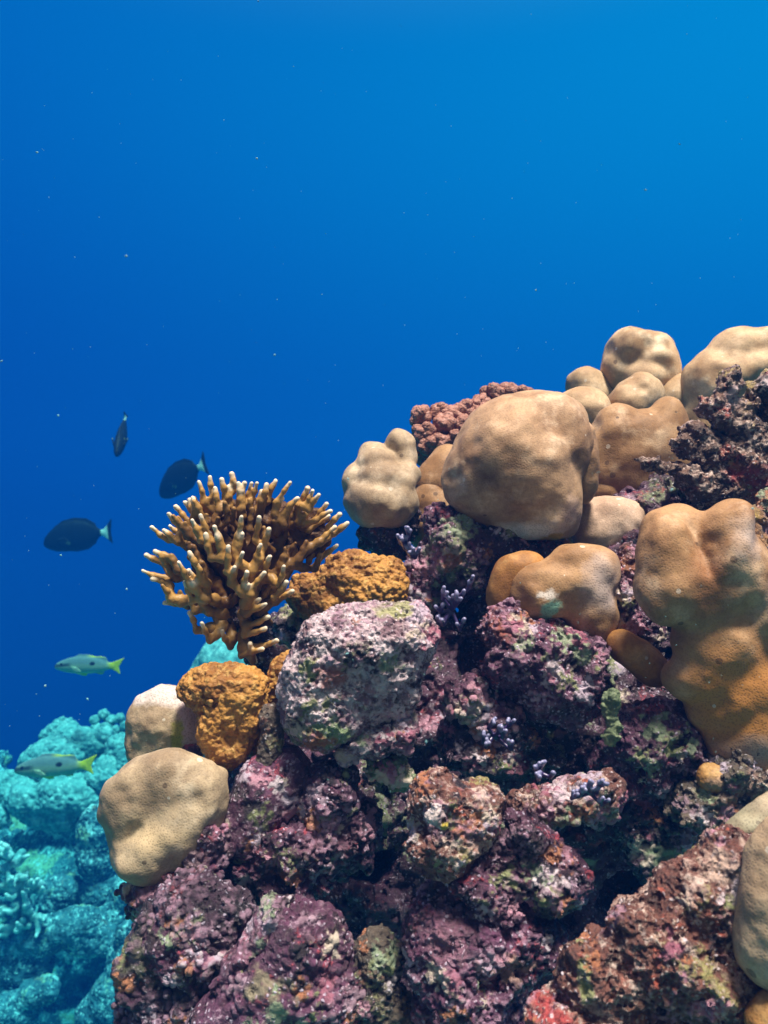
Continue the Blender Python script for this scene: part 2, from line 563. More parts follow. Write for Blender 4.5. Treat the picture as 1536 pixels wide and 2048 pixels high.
PINKCORAL = knobby('pink_coral', (0.22, 0.09, 0.06), (0.36, 0.17, 0.125), (0.48, 0.28, 0.24), 420.0)
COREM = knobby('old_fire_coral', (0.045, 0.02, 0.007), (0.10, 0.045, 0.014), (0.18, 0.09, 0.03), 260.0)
FIRE = plain_tint('fire_coral', 0.5, 0.35, 260.0, 0.25, 0.001)
FISHSKIN = plain_tint('fish_skin', 0.6, 0.12, 120.0, 0.05, 0.0005)
FARROCK = rockmat('far_rock', (0.03, 0.08, 0.11), (0.16, 0.33, 0.40), (0.66, 0.85, 0.86), (0.34, 0.36, 0.22), (0.3, 0.2, 0.16), 0.55, 0.4, 0.1, 0.30, 0.7, 0.9, 0.2)  # blue-green haze of the water partly put into these base colours
FARCORAL = knobby('far_coral', (0.11, 0.25, 0.27), (0.22, 0.44, 0.45), (0.55, 0.78, 0.76), 70.0, 0.7, 0.2, 0.8)  # teal shift of the water haze mixed into the coral colour
GREENSPONGE = knobby('green_sponge', (0.08, 0.11, 0.06), (0.15, 0.19, 0.10), (0.24, 0.28, 0.17), 300.0)

ROCK_S = [('fbm', 110, 22), ('ridge', 60, 7), ('fbm', 36, 13), ('fbm', 16, 5.5)]
ROCK_V = [('pit', 13, 5.5), ('bead', 12, 4.0, 60), ('fbm', 9, 3.5)]
BEAD_V = [('bead', 15, 7.5, 70), ('fbm', 16, 2.5)]
SOFT_S = [('soft', 64, 5.5), ('soft', 32, 1.5)]
SOFT_V = [('soft', 26, 0.8)]

# ------------------------------------------------------------------ setting: reef slope behind everything, far terrace, deep seabed
SLOPEROCK = rockmat('slope_rock', (0.03, 0.012, 0.020), (0.145, 0.055, 0.105), (0.48, 0.35, 0.44), (0.14, 0.17, 0.09), (0.32, 0.05, 0.07), 0.34, 0.2, 0.3)
thing('reef_slope', None, None, 0.86, (1000, 1600), [('reef_slope', [
    (1170, 1330, 120, 260, 200, 120), (1420, 1180, 190, 230, 240, 150), (860, 1560, 60, 330, 240, 130), (1200, 1640, 40, 440, 300, 150), (640, 1700, 60, 260, 230, 130),
    (560, 1960, 20, 290, 260, 130), (950, 1900, 20, 360, 260, 140), (1100, 2150, 10, 700, 300, 180), (1600, 1560, 60, 320, 500, 200), (790, 1330, 110, 110, 160, 80), (420, 1800, 60, 130, 130, 90)],
    SLOPEROCK, {'cut': [(1235, 1745, -90, 66, 46, 110, -20), (735, 1690, -60, 56, 40, 70), (960, 1330, 0, 50, 70, 80), (1190, 1390, -20, 24, 70, 60)], 'ck': 30, 'spots': 60})],
    kind='structure', k=80, vox=4.6, sdf=[('fbm', 130, 34), ('ridge', 60, 10), ('fbm', 38, 15), ('fbm', 17, 5)], vert=[('pit', 16, 6), ('bead', 15, 6, 80), ('fbm', 12, 3)])

thing('reef_terrace', None, None, 5.2, (60, 1900), [('reef_terrace', [
    (60, 1830, 110, 230, 210, 130), (190, 1750, 90, 110, 190, 110), (120, 1660, 130, 140, 100, 100), (60, 2110, 60, 330, 270, 160), (-120, 1800, 90, 160, 260, 180), (470, 1730, 110, 200, 240, 130), (440, 2050, 80, 300, 300, 150)],
    FARROCK, {'cut': [(95, 1700, -70, 95, 50, 130, -8), (215, 1925, -60, 46, 80, 110, 25), (150, 1985, -60, 60, 40, 110), (190, 1790, -60, 24, 60, 90), (30, 1850, -60, 60, 20, 90)], 'ck': 24})], kind='structure', k=50, vox=4.0, sdf=[('fbm', 90, 26), ('fbm', 34, 15), ('fbm', 15, 6)], vert=[('pit', 14, 5), ('bead', 12, 3.5), ('fbm', 9, 2)])

sv, sq = [], []
NS = 48
for j in range(NS + 1):
    for i in range(NS + 1):
        x, y = -13 + 16.5 * i / NS, -1.0 + 18.5 * j / NS
        sv.append((x, y, -3.55 + 0.25 * math.sin(x * 0.9 + 0.6 * y) + 0.2 * math.sin(y * 1.3 - x * 0.4)))
for j in range(NS):
    for i in range(NS):
        a = j * (NS + 1) + i
        sq.append((a, a + 1, a + NS + 2, a + NS + 1))
m, b = new_mat('sand')
tcs = b.n('ShaderNodeTexCoord').outputs['Object']
ns = b.noise(tcs, 6, 6, 0.6)
finish(b, b.mix(ns, (0.30, 0.27, 0.20), (0.45, 0.41, 0.32)), 0.9, 0.1, ns, 0.5, 0.03)
so = bpy.data.objects.new('seabed', polymesh('seabed', np.array(sv), np.array(sq), m))
COL.objects.link(so)
tag(so, kind='structure')

# ------------------------------------------------------------------ massive lobed corals on the crest
G1 = 'smooth lobed corals growing over the reef crest'
LK = dict(k=34, vox=3.0, sdf=SOFT_S, vert=SOFT_V)
thing('lobed_coral', 'largest tan dome coral, smooth and dimpled, in the middle of the crest', 'coral', 0.88, (1040, 1080), [
    ('dome', [(1030, 930, 0, 126, 138, 125), (1080, 850, 20, 98, 72, 100), (1130, 885, 20, 62, 75, 90), (955, 965, -5, 68, 72, 80), (1085, 1000, -25, 72, 72, 80), (1030, 848, 20, 62, 60, 80), (1075, 1035, -16, 72, 46, 70), (1130, 1020, -8, 30, 50, 50)],
     MIDTAN, {'k': 26, 'cut': [(1184, 1010, -50, 30, 76, 120, 12)], 'sdf': [('soft', 85, 8), ('soft', 42, 2)],
           'patches': [(1045, 1060, 66, 24, (0.74, 0.68, 0.64), 0.6, 0.35), (1096, 1078, 34, 14, (0.46, 0.30, 0.04), 0.5, 0.4), (1125, 1030, 40, 40, (0.56, 0.40, 0.32), 0.9, 0.3), (960, 960, 34, 30, (0.16, 0.09, 0.045), 1.0, 0.3)]}),
    ('lobe', [(1170, 925, 30, 28, 66, 60, 0), (1168, 880, 34, 30, 50, 60), (1176, 975, 20, 16, 34, 30)], MIDTAN, {})], group=G1, **LK)
thing('lobed_coral', 'greyish brown coral of rounded lobes above the fire coral, on a dark stalk', 'coral', 0.95, (765, 1090), [
    ('head', [(760, 1003, 0, 74, 58, 66), (770, 965, 4, 62, 48, 58), (756, 930, 20, 46, 38, 46), (800, 886, 46, 32, 34, 36), (806, 918, 40, 32, 34, 36), (748, 905, 50, 30, 28, 34), (814, 948, 20, 29, 34, 32), (708, 968, 18, 26, 42, 34), (790, 1010, 4, 46, 46, 50)], GREYTAN, {'k': 8, 'sdf': [('soft', 40, 4)]}),
    ('stalk', [(768, 1075, 20, 54, 46, 46), (795, 1040, 30, 40, 50, 40)], DARKROCK, {'sdf': ROCK_S[2:], 'vert': ROCK_V})], group=G1, **{**LK, 'k': 26})
thing('lobed_coral', 'narrow brown coral column squeezed behind the left flank of the largest dome', 'coral', 1.0, (865, 1080), [
    ('lobe', [(866, 1025, 0, 46, 66, 50), (856, 1060, -6, 34, 40, 40)], BROWN, {}), ('lobe', [(898, 925, 22, 40, 42, 42), (872, 968, 10, 44, 46, 44)], BROWN, {})], group=G1, **{**LK, 'k': 26})
thing('lobed_coral', 'tall pale tan coral knob standing up against the blue water', 'coral', 1.2, (1285, 790), [
    ('knob', [(1284, 728, 6, 68, 62, 62), (1265, 700, -4, 52, 42, 56), (1308, 696, 0, 38, 34, 46), (1326, 748, -6, 34, 56, 46), (1238, 742, -2, 34, 44, 46), (1278, 762, -22, 50, 40, 50), (1300, 722, -26, 36, 26, 40)], TAN, {'k': 12, 'sdf': [('soft', 50, 4)]})], group=G1, **{**LK, 'k': 24})
thing('lobed_coral', 'big pale tan coral head at the right edge, behind the ragged dead coral', 'coral', 1.15, (1490, 880), [
    ('dome', [(1478, 745, 6, 80, 84, 80), (1422, 780, -6, 58, 78, 76), (1470, 706, -8, 50, 46, 60), (1530, 712, -6, 56, 54, 70), (1492, 745, -40, 40, 34, 50), (1446, 760, -50, 34, 40, 40), (1570, 770, 0, 110, 110, 90), (1440, 850, 0, 90, 80, 80)], TAN, {'k': 15, 'sdf': [('soft', 54, 4)]})], group=G1, **{**LK, 'k': 28})
thing('lobed_coral', 'small pointed tan coral just left of the tall pale knob', 'coral', 1.2, (1178, 800), [
    ('knob', [(1178, 778, 0, 38, 38, 36), (1176, 760, 0, 26, 24, 26), (1186, 800, 0, 36, 36, 34)], TAN, {})], group=G1, **{**LK, 'k': 20})
thing('lobed_coral', 'rounded tan coral peeping over the right shoulder of the largest dome', 'coral', 1.08, (1168, 850), [
    ('knob', [(1162, 814, 0, 56, 44, 50), (1190, 850, 0, 36, 56, 44)], TAN, {})], group=G1, **{**LK, 'k': 24})
thing('lobed_coral', 'small tan coral mound at the foot of the tall pale knob', 'coral', 1.1, (1275, 820), [
    ('knob', [(1275, 798, 0, 54, 44, 44), (1280, 776, 2, 38, 24, 34), (1262, 815, 0, 46, 36, 40)], TAN, {'sdf': [('soft', 34, 4)]})], group=G1, **{**LK, 'k': 22})
thing('lobed_coral', 'thin sliver of tan coral between the tall knob and the edge head', 'coral', 1.17, (1350, 820), [
    ('knob', [(1352, 790, 0, 30, 46, 34, 25), (1340, 812, 0, 34, 32, 34)], TAN, {})], group=G1, **{**LK, 'k': 20})
thing('lobed_coral', 'brown two-horned coral right of the largest dome, with lobes at its foot', 'coral', 0.99, (1280, 1000), [
    ('horned_lobe', [(1232, 870, 4, 44, 62, 52), (1335, 850, 10, 40, 54, 48), (1278, 915, 6, 92, 78, 66), (1215, 940, 10, 52, 84, 54), (1330, 930, 14, 64, 90, 56), (1285, 880, 8, 70, 60, 56), (1300, 960, 6, 90, 70, 56)], BROWN,
     {'patches': [(1275, 940, 60, 50, (0.22, 0.11, 0.045), 1.2, 0.3)], 'sdf': [('soft', 60, 6)]}),
    ('lobe', [(1292, 1000, -8, 46, 46, 44)], ROSY, {}), ('lobe', [(1345, 1000, 10, 50, 60, 44)], BROWN, {}), ('lobe', [(1205, 985, 0, 42, 46, 40)], BROWN, {})], group=G1, **{**LK, 'k': 32})
thing('lobed_coral', 'smooth rosy oval coral beneath the two-horned one', 'coral', 0.92, (1215, 1090), [
    ('pad', [(1220, 1046, 0, 76, 56, 60), (1192, 1074, -4, 58, 50, 56), (1180, 1040, 0, 44, 40, 44)], ROSY, {})], group=G1, **{**LK, 'k': 26})
thing('lobed_coral', 'light brown coral with pale netted shoulder and a teal spot, on purple boulder', 'coral', 0.78, (1140, 1200), [
    ('body', [(1188, 1138, 0, 50, 52, 54), (1112, 1168, -8, 84, 52, 60), (1180, 1215, -6, 58, 66, 54), (1195, 1270, 0, 30, 44, 36), (1080, 1195, -8, 58, 44, 52), (1140, 1120, 4, 40, 30, 40)], BROWN,
     {'patches': [(1195, 1165, 52, 85, (0.50, 0.40, 0.36), 0.8, 0.25), (1188, 1255, 40, 40, (0.30, 0.17, 0.08), 0.8, 0.3), (1084, 1182, 26, 13, (0.70, 0.62, 0.55), 0.5, 0.6), (1195, 1295, 30, 22, (0.18, 0.20, 0.12), 0.6, 0.4), (1090, 1216, 24, 22, (0.24, 0.46, 0.35), 0.4, 0.4)]}),
    ('lobe', [(1030, 1160, 26, 42, 46, 40, -35), (1005, 1190, 24, 30, 36, 34), (1060, 1130, 26, 40, 30, 36)], ORANGE, {'plabel': 'darker orange brown lobe'})], group=G1, **{**LK, 'k': 26})
thing('lobed_coral', 'huge brown coral spreading off the right edge, peaked above and orange below', 'coral', 0.72, (1430, 1300), [
    ('body', [(1440, 1090, -34, 60, 84, 66), (1450, 1036, -30, 40, 38, 46), (1428, 1100, -66, 30, 96, 44, 24), (1460, 1140, -34, 60, 80, 66), (1318, 1105, -30, 54, 74, 58), (1338, 1176, -36, 74, 78, 62), (1330, 1058, 10, 46, 42, 46), (1392, 1196, -36, 74, 60, 56), (1372, 1048, 16, 46, 34, 42), (1370, 1130, 24, 64, 80, 46),
              (1440, 1285, -16, 110, 86, 70), (1500, 1370, -10, 130, 100, 74), (1400, 1350, -10, 84, 60, 60), (1520, 1470, -10, 120, 90, 70), (1590, 1560, -10, 110, 100, 70), (1524, 1220, -20, 76, 80, 66), (1430, 1420, -10, 60, 44, 50)], BROWN,
     {'k': 20, 'vox': 3.2, 'sdf': [('soft', 90, 8), ('soft', 40, 2.0)], 'patches': [(1470, 1370, 190, 150, (0.46, 0.20, 0.05), 0.7, 0.25), (1385, 1165, 55, 95, (0.28, 0.13, 0.055), 1.2, 0.3), (1450, 1070, 44, 60, (0.50, 0.40, 0.34), 1.0, 0.3), (1470, 1490, 100, 36, (0.40, 0.29, 0.24), 1.0, 0.4), (1520, 1190, 50, 50, (0.46, 0.35, 0.28), 1.0, 0.3)]}),  # the dark brown patch in the fold is shade painted into the colour
    ('broken_crest', [(1492, 1035, -10, 26, 24, 30), (1506, 1085, -14, 22, 50, 30, -10), (1512, 1130, -10, 16, 30, 24)], RAGGED,
     {'sdf': [('fbm', 26, 7), ('fbm', 12, 3)], 'vert': [('pit', 9, 3)], 'patches': [(1486, 1022, 30, 24, (0.46, 0.33, 0.08), 0.6, 0.5), (1500, 1080, 30, 60, (0.28, 0.15, 0.06), 0.8, 0.6)], 'k': 16})], group=G1, **{**LK, 'k': 40})
thing('lobed_coral', 'small orange brown pad under the netted-shoulder coral', 'coral', 0.76, (1270, 1330), [
    ('pad', [(1250, 1288, 0, 34, 30, 30), (1278, 1316, 0, 42, 34, 32, 40), (1306, 1344, 4, 34, 30, 30)], ORANGE, {})], group=G1, **{**LK, 'k': 22})
thing('lobed_coral', 'large creamy wrinkled coral lump hanging over the deep at the left end', 'coral', 0.70, (340, 1680), [
    ('lump', [(350, 1566, 0, 88, 60, 64), (270, 1600, 6, 60, 66, 60), (262, 1650, 4, 50, 74, 56), (300, 1704, -22, 66, 46, 56), (412, 1590, 4, 52, 58, 54), (372, 1644, -10, 74, 58, 60), (330, 1668, -26, 70, 40, 52, -25)], GREYTAN,
     {'sdf': [('soft', 66, 9), ('soft', 34, 2.0)], 'patches': [(330, 1650, 110, 30, (0.50, 0.37, 0.22), 1.0, 0.4)]})], group=G1, **{**LK, 'k': 30})
thing('lobed_coral', 'greyish coral stump with a chewed white top, right above the creamy wrinkled lump', 'coral', 0.78, (330, 1520), [
    ('stump', [(318, 1450, 0, 62, 66, 56), (290, 1500, 0, 36, 46, 44), (345, 1430, 0, 60, 52, 50), (390, 1440, 6, 48, 60, 48), (340, 1500, 6, 66, 56, 50)], GREYTAN,
     {'patches': [(350, 1388, 90, 24, (0.60, 0.50, 0.46), 0.4, 0.5), (398, 1430, 30, 70, (0.44, 0.30, 0.32), 0.5, 0.5), (366, 1458, 14, 34, (0.30, 0.29, 0.05), 0.4, 0.4)], 'vert': [('fbm', 18, 2.0)]}),
    ('crust_knob', [(392, 1486, -30, 24, 18, 18), (378, 1496, -34, 14, 10, 12)], PURPLE, {'k': 10, 'plabel': 'mauve crust knob'})], group=G1, **{**LK, 'k': 26})
thing('lobed_coral', 'pale grey tan coral column at the bottom right corner', 'coral', 0.50, (1560, 1830), [
    ('column', [(1576, 1790, 0, 100, 110, 80), (1560, 1880, 0, 92, 100, 80), (1590, 1720, 10, 84, 90, 70)], GREYTAN, {})], group=G1, **LK)
thing('lobed_coral', 'orange knob in the very bottom right corner', 'coral', 0.49, (1550, 2050), [
    ('knob', [(1552, 2050, 0, 56, 62, 50)], ORANGE, {})], group=G1, **LK)
thing('plate_coral', 'thin greyish plate of coral jutting out above the bottom right ridge', 'coral', 0.56, (1510, 1645), [
    ('plate', [(1512, 1638, 0, 66, 20, 40, -24), (1560, 1610, 0, 60, 24, 44, -20)], GREYTAN, {'patches': [(1500, 1640, 120, 60, (0.26, 0.26, 0.18), 1, 0.3)]})], **{**LK, 'k': 18})
thing('small_coral', 'small peach-brown coral ball under the skirt of the huge right-hand coral', 'coral', 0.70, (1432, 1560), [
    ('knob', [(1428, 1556, 0, 33, 30, 28), (1446, 1570, 2, 24, 24, 24)], ORANGE, {'patches': [(1428, 1560, 30, 28, (0.38, 0.24, 0.16), 0.8, 0.4)], 'vert': [('bead', 7, 1.5)]})], **{**LK, 'k': 16})

# ------------------------------------------------------------------ orange encrusting corals
CR = dict(k=22, vox=2.4, sdf=[('fbm', 50, 7), ('fbm', 20, 4), ('bead', 20, 3.5)], vert=[('bead', 9, 3.4), ('fbm', 10, 1.5)])
thing('encrusting_coral', 'lumpy mustard orange coral between fire coral and pink-white boulder', 'coral', 0.87, (700, 1200), [
    ('crust', [(700, 1142, 6, 60, 36, 40), (762, 1146, 12, 48, 34, 38), (722, 1184, -4, 84, 40, 40), (780, 1180, 8, 40, 34, 36), (660, 1170, 4, 46, 36, 36)], CRUST, {'sdf': [('fbm', 46, 12), ('fbm', 20, 5)], 'k': 18}),
    ('sheet', [(640, 1190, 4, 62, 34, 26, 24), (650, 1225, -4, 56, 34, 26, 35), (610, 1200, 4, 34, 22, 18, 35), (690, 1225, -4, 60, 26, 30)], CRUST, {})], **CR)
thing('encrusting_coral', 'bright orange coral with a scalloped lower rim, left of the pink-white boulder', 'coral', 0.74, (450, 1440), [
    ('cap', [(452, 1374, 10, 76, 38, 50), (416, 1380, 16, 52, 34, 44), (486, 1410, 8, 42, 60, 44), (440, 1420, 10, 46, 46, 36)], CRUST, {'k': 34}),
    ('cup', [(462, 1450, -2, 52, 66, 34), (484, 1420, 0, 42, 60, 34), (450, 1490, -4, 40, 36, 24), (432, 1440, -4, 26, 50, 24)], CRUST, {'cut': [(466, 1464, -46, 22, 28, 24)], 'ck': 20, 'k': 34})], **{**CR, 'sdf': [('fbm', 70, 10), ('fbm', 26, 4), ('bead', 18, 2.5)]})
thing('encrusting_coral', 'thin orange brown strip of coral running down the left side of the pink-white boulder', 'coral', 0.76, (540, 1400), [
    ('strip', [(560, 1345, 0, 20, 46, 24, 32), (535, 1400, 0, 20, 50, 24, 18), (518, 1460, 0, 18, 44, 22, 8)], CRUST, {})], **CR)

# ------------------------------------------------------------------ boulders and rock knobs of the slope
GR = 'encrusted rocks of the reef face'
RK = dict(k=30, vox=2.6, sdf=ROCK_S, vert=ROCK_V, spots=20, bead_glint_col=(0.46, 0.27, 0.38))
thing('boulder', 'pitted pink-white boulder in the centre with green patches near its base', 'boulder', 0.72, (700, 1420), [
    ('rock', [(735, 1285, 0, 128, 78, 100), (672, 1260, 0, 60, 52, 70), (650, 1370, -6, 88, 96, 84), (760, 1345, -6, 86, 84, 88), (825, 1260, 6, 50, 58, 70), (680, 1440, 4, 90, 50, 70)], PINKROCK,
     {'vox': 2.5, 'sdf': [('fbm', 100, 15), ('fbm', 34, 8), ('ridge', 22, 2.5)], 'vert': [('pit', 11, 6.0), ('fbm', 8, 3.0)],
      'patches': [(650, 1450, 58, 34, (0.25, 0.34, 0.17), 0.35, 0.6), (590, 1470, 40, 60, (0.20, 0.24, 0.14), 0.8, 0.5), (800, 1215, 50, 14, (0.36, 0.36, 0.18), 0.4, 0.4), (672, 1340, 40, 36, (0.40, 0.16, 0.14), 0.8, 0.6)]}),
    ('ledge', [(745, 1478, -16, 76, 28, 46, -14), (806, 1450, -14, 22, 30, 30)], PINKROCK, {'sdf': ROCK_S[2:], 'plabel': 'curled lower ledge'})], group=GR, **RK)
thing('boulder', 'dark rock pedestal that carries the largest dome', 'boulder', 0.89, (900, 1150), [
    ('rock', [(905, 1080, 0, 56, 70, 70), (985, 1078, 8, 90, 46, 70), (1080, 1105, 10, 80, 30, 60), (870, 1150, -6, 56, 62, 60), (930, 1140, 6, 70, 60, 60)], MAROON,
     {'patches': [(880, 1110, 40, 50, (0.20, 0.24, 0.15), 0.4, 0.9)], 'sdf': [('fbm', 60, 14), ('fbm', 24, 8)]}),
    ('knob', [(848, 1190, -10, 40, 40, 44)], PURPLE, {'sdf': ROCK_S[2:], 'vert': BEAD_V})], group=GR, **RK)
thing('boulder', 'mauve boulder hanging below the netted-shoulder coral', 'boulder', 0.75, (1070, 1320), [
    ('rock', [(1078, 1318, 4, 102, 78, 78), (1012, 1262, 8, 48, 44, 52), (1110, 1370, 2, 74, 76, 66), (1160, 1310, 10, 50, 60, 56)], PURPLE,
     {'patches': [(1100, 1330, 26, 18, (0.34, 0.15, 0.24), 0.6, 0.6), (1000, 1250, 40, 40, (0.26, 0.07, 0.05), 0.9, 0.7)]})], group=GR, **RK)
thing('boulder', 'pink beaded knob in the shade right of the pink-white boulder', 'boulder', 0.76, (960, 1440), [
    ('knob', [(945, 1400, 0, 54, 46, 50), (985, 1440, 8, 60, 60, 54)], PURPLE, {'bead_glint_col': (0.52, 0.33, 0.42), 'vert': [('bead', 15, 8, 90), ('fbm', 12, 2)], 'sdf': ROCK_S[2:]}),
    ('rock', [(1000, 1500, 6, 90, 70, 66), (930, 1490, 10, 46, 56, 50), (1070, 1530, 14, 60, 46, 50)], DARKROCK, {})], group=GR, **RK)
thing('boulder', 'craggy orange and pink pinnacle rising in the lower middle', 'boulder', 0.62, (930, 1800), [
    ('pinnacle', [(868, 1600, 0, 54, 64, 60), (945, 1630, 0, 68, 66, 64), (890, 1680, -6, 76, 70, 70)], REDROCK, {'sdf': [('fbm', 60, 14), ('fbm', 26, 8)], 'vert': [('pit', 12, 4), ('fbm', 8, 3)]}),
    ('shoulder', [(1020, 1690, 10, 90, 66, 66), (1090, 1760, 10, 90, 66, 66), (960, 1760, 0, 110, 70, 70)], MAROON, {}),
    ('foot', [(890, 1890, 0, 84, 120, 80), (1020, 1880, 4, 110, 90, 70), (930, 2010, -4, 110, 100, 80)], PURPLE, {'patches': [(880, 1850, 60, 60, (0.26, 0.12, 0.17), 0.8, 0.4), (1010, 1900, 50, 40, (0.42, 0.25, 0.22), 0.5, 0.8)]})], group=GR, **RK)
thing('boulder', 'purple rock face covered in small bead-like knobs, below the bright orange coral', 'boulder', 0.72, (560, 1700), [
    ('beaded_face', [(530, 1590, 0, 66, 76, 60), (500, 1660, 4, 76, 66, 60), (570, 1560, 10, 50, 60, 50)], PURPLE, {'bead_glint_col': (0.52, 0.33, 0.42), 'vert': [('bead', 15, 8, 200), ('fbm', 14, 2)], 'sdf': [('fbm', 60, 9)]}),
    ('knob', [(655, 1590, -4, 58, 52, 50), (640, 1630, 0, 50, 44, 44)], PURPLE, {'patches': [(655, 1580, 40, 34, (0.40, 0.28, 0.36), 0.6, 0.8)], 'vert': [('bead', 12, 5), ('fbm', 12, 2)]}),
    ('rock', [(600, 1690, 4, 120, 70, 66), (690, 1680, 14, 70, 66, 60), (540, 1760, 4, 100, 70, 66)], MAROON, {'patches': [(650, 1670, 60, 30, (0.20, 0.09, 0.13), 0.8, 0.4)]})], group=GR, **RK)
thing('boulder', 'mottled mauve rock directly under the creamy wrinkled lump', 'boulder', 0.70, (390, 1740), [
    ('rock', [(400, 1700, 0, 54, 70, 56, 30), (360, 1760, 6, 70, 56, 56), (320, 1800, 10, 60, 60, 54)], MAROON, {'vert': [('bead', 12, 4), ('fbm', 10, 3)], 'patches': [(400, 1690, 46, 56, (0.24, 0.15, 0.17), 0.8, 0.8)]})], group=GR, **RK)
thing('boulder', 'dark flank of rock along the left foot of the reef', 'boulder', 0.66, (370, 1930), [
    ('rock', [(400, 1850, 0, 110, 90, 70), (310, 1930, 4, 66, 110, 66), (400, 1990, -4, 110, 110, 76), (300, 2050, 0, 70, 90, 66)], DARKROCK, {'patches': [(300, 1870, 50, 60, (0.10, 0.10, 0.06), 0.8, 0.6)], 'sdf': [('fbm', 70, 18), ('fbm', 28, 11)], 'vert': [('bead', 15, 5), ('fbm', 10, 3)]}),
    ('beaded_face', [(360, 1880, -40, 60, 60, 40), (430, 1900, -40, 44, 50, 40)], PURPLE, {'bead_glint_col': (0.52, 0.33, 0.42), 'vert': [('bead', 15, 8, 120), ('fbm', 12, 2)], 'sdf': ROCK_S[2:]})], group=GR, **RK)
thing('boulder', 'mound of pink beads with tan silt at the bottom left of centre', 'boulder', 0.63, (590, 1950), [
    ('mound', [(600, 1890, 0, 96, 90, 70), (560, 1970, -6, 120, 90, 76), (640, 1980, -6, 100, 90, 74), (520, 2050, -8, 130, 90, 76)], PURPLE, {'bead_glint_col': (0.52, 0.33, 0.42), 'vert': [('bead', 15, 8, 150), ('fbm', 12, 2)], 'sdf': [('fbm', 80, 12)],
      'patches': [(560, 1930, 50, 30, (0.27, 0.22, 0.15), 0.5, 0.9), (570, 2030, 60, 24, (0.27, 0.22, 0.15), 0.5, 0.9)]}),
    ('ridge', [(500, 1900, -10, 30, 100, 36, 35), (560, 1840, 0, 40, 60, 40, 40)], PURPLE, {'plabel': 'smooth mauve ridge', 'sdf': ROCK_S[2:], 'vert': [('fbm', 14, 1.5)], 'patches': [(520, 1880, 90, 90, (0.22, 0.09, 0.14), 0.8, 0.4)]})], group=GR, **RK)
thing('boulder', 'silted olive rock at the bottom edge beside the pink bead mound', 'boulder', 0.63, (745, 1990), [
    ('rock', [(755, 1920, 8, 50, 60, 50), (740, 2000, 0, 70, 70, 56), (780, 2060, 0, 80, 60, 56)], SANDY, {'sdf': [('fbm', 50, 12), ('fbm', 22, 7)]})], group=GR, **RK)
thing('boulder', 'shaded purple outcrop below the huge right-hand coral', 'boulder', 0.74, (1310, 1560), [
    ('rock', [(1310, 1470, 0, 86, 80, 70), (1270, 1560, 6, 86, 80, 66), (1390, 1520, 6, 80, 66, 62)], PURPLE, {}),
    ('ledge', [(1310, 1680, 10, 70, 70, 56), (1360, 1650, 14, 60, 60, 50), (1260, 1640, 10, 60, 60, 50)], DARKROCK, {'patches': [(1330, 1700, 60, 50, (0.20, 0.26, 0.16), 0.5, 0.6)]})], group=GR, **RK)
thing('boulder', 'mottled rock under the right edge, below the orange skirt', 'boulder', 0.70, (1480, 1590), [
    ('rock', [(1480, 1560, 6, 80, 60, 56), (1420, 1620, 14, 80, 60, 56), (1560, 1640, 10, 90, 70, 60)], SANDY, {'patches': [(1490, 1580, 60, 60, (0.24, 0.15, 0.12), 0.8, 0.6)]})], group=GR, **RK)
thing('boulder', 'narrow jagged crest tipped with blue and red growth, right of the pinnacle', 'boulder', 0.66, (1140, 1600), [
    ('crest', [(1150, 1590, 0, 80, 34, 50, -12), (1080, 1620, 4, 66, 40, 46), (1200, 1610, 6, 44, 44, 44)], REDROCK, {'sdf': [('fbm', 46, 14), ('fbm', 20, 8)], 'vert': [('bead', 12, 5), ('fbm', 9, 3)],
      'patches': [(1090, 1560, 36, 26, (0.36, 0.10, 0.16), 0.6, 0.6)]})], group=GR, **RK)
thing('boulder', 'nearest ridge of red and cream crusted rock in the bottom right', 'boulder', 0.53, (1330, 1900), [
    ('ridge', [(1205, 1960, 0, 96, 86, 80), (1310, 1870, 0, 100, 84, 80), (1400, 1800, 0, 90, 84, 80), (1470, 1730, 4, 70, 72, 70), (1400, 1930, -6, 160, 120, 90)], REDROCK, {'sdf': [('fbm', 90, 17), ('fbm', 34, 10), ('ridge', 24, 3)], 'vert': [('pit', 13, 6), ('fbm', 8, 3)],
      'patches': [(1440, 1720, 60, 40, (0.50, 0.36, 0.30), 0.6, 0.8), (1330, 1990, 120, 50, (0.10, 0.06, 0.04), 1.0, 0.5), (1160, 1930, 14, 50, (0.27, 0.28, 0.13), 0.4, 0.8)]}),
    ('foot', [(1120, 2040, 0, 70, 66, 60), (1260, 2060, -4, 140, 60, 76), (1440, 2060, -10, 150, 80, 80)], REDROCK, {'patches': [(1090, 2030, 60, 60, (0.42, 0.07, 0.07), 0.5, 0.5)]})], group=GR, **RK)
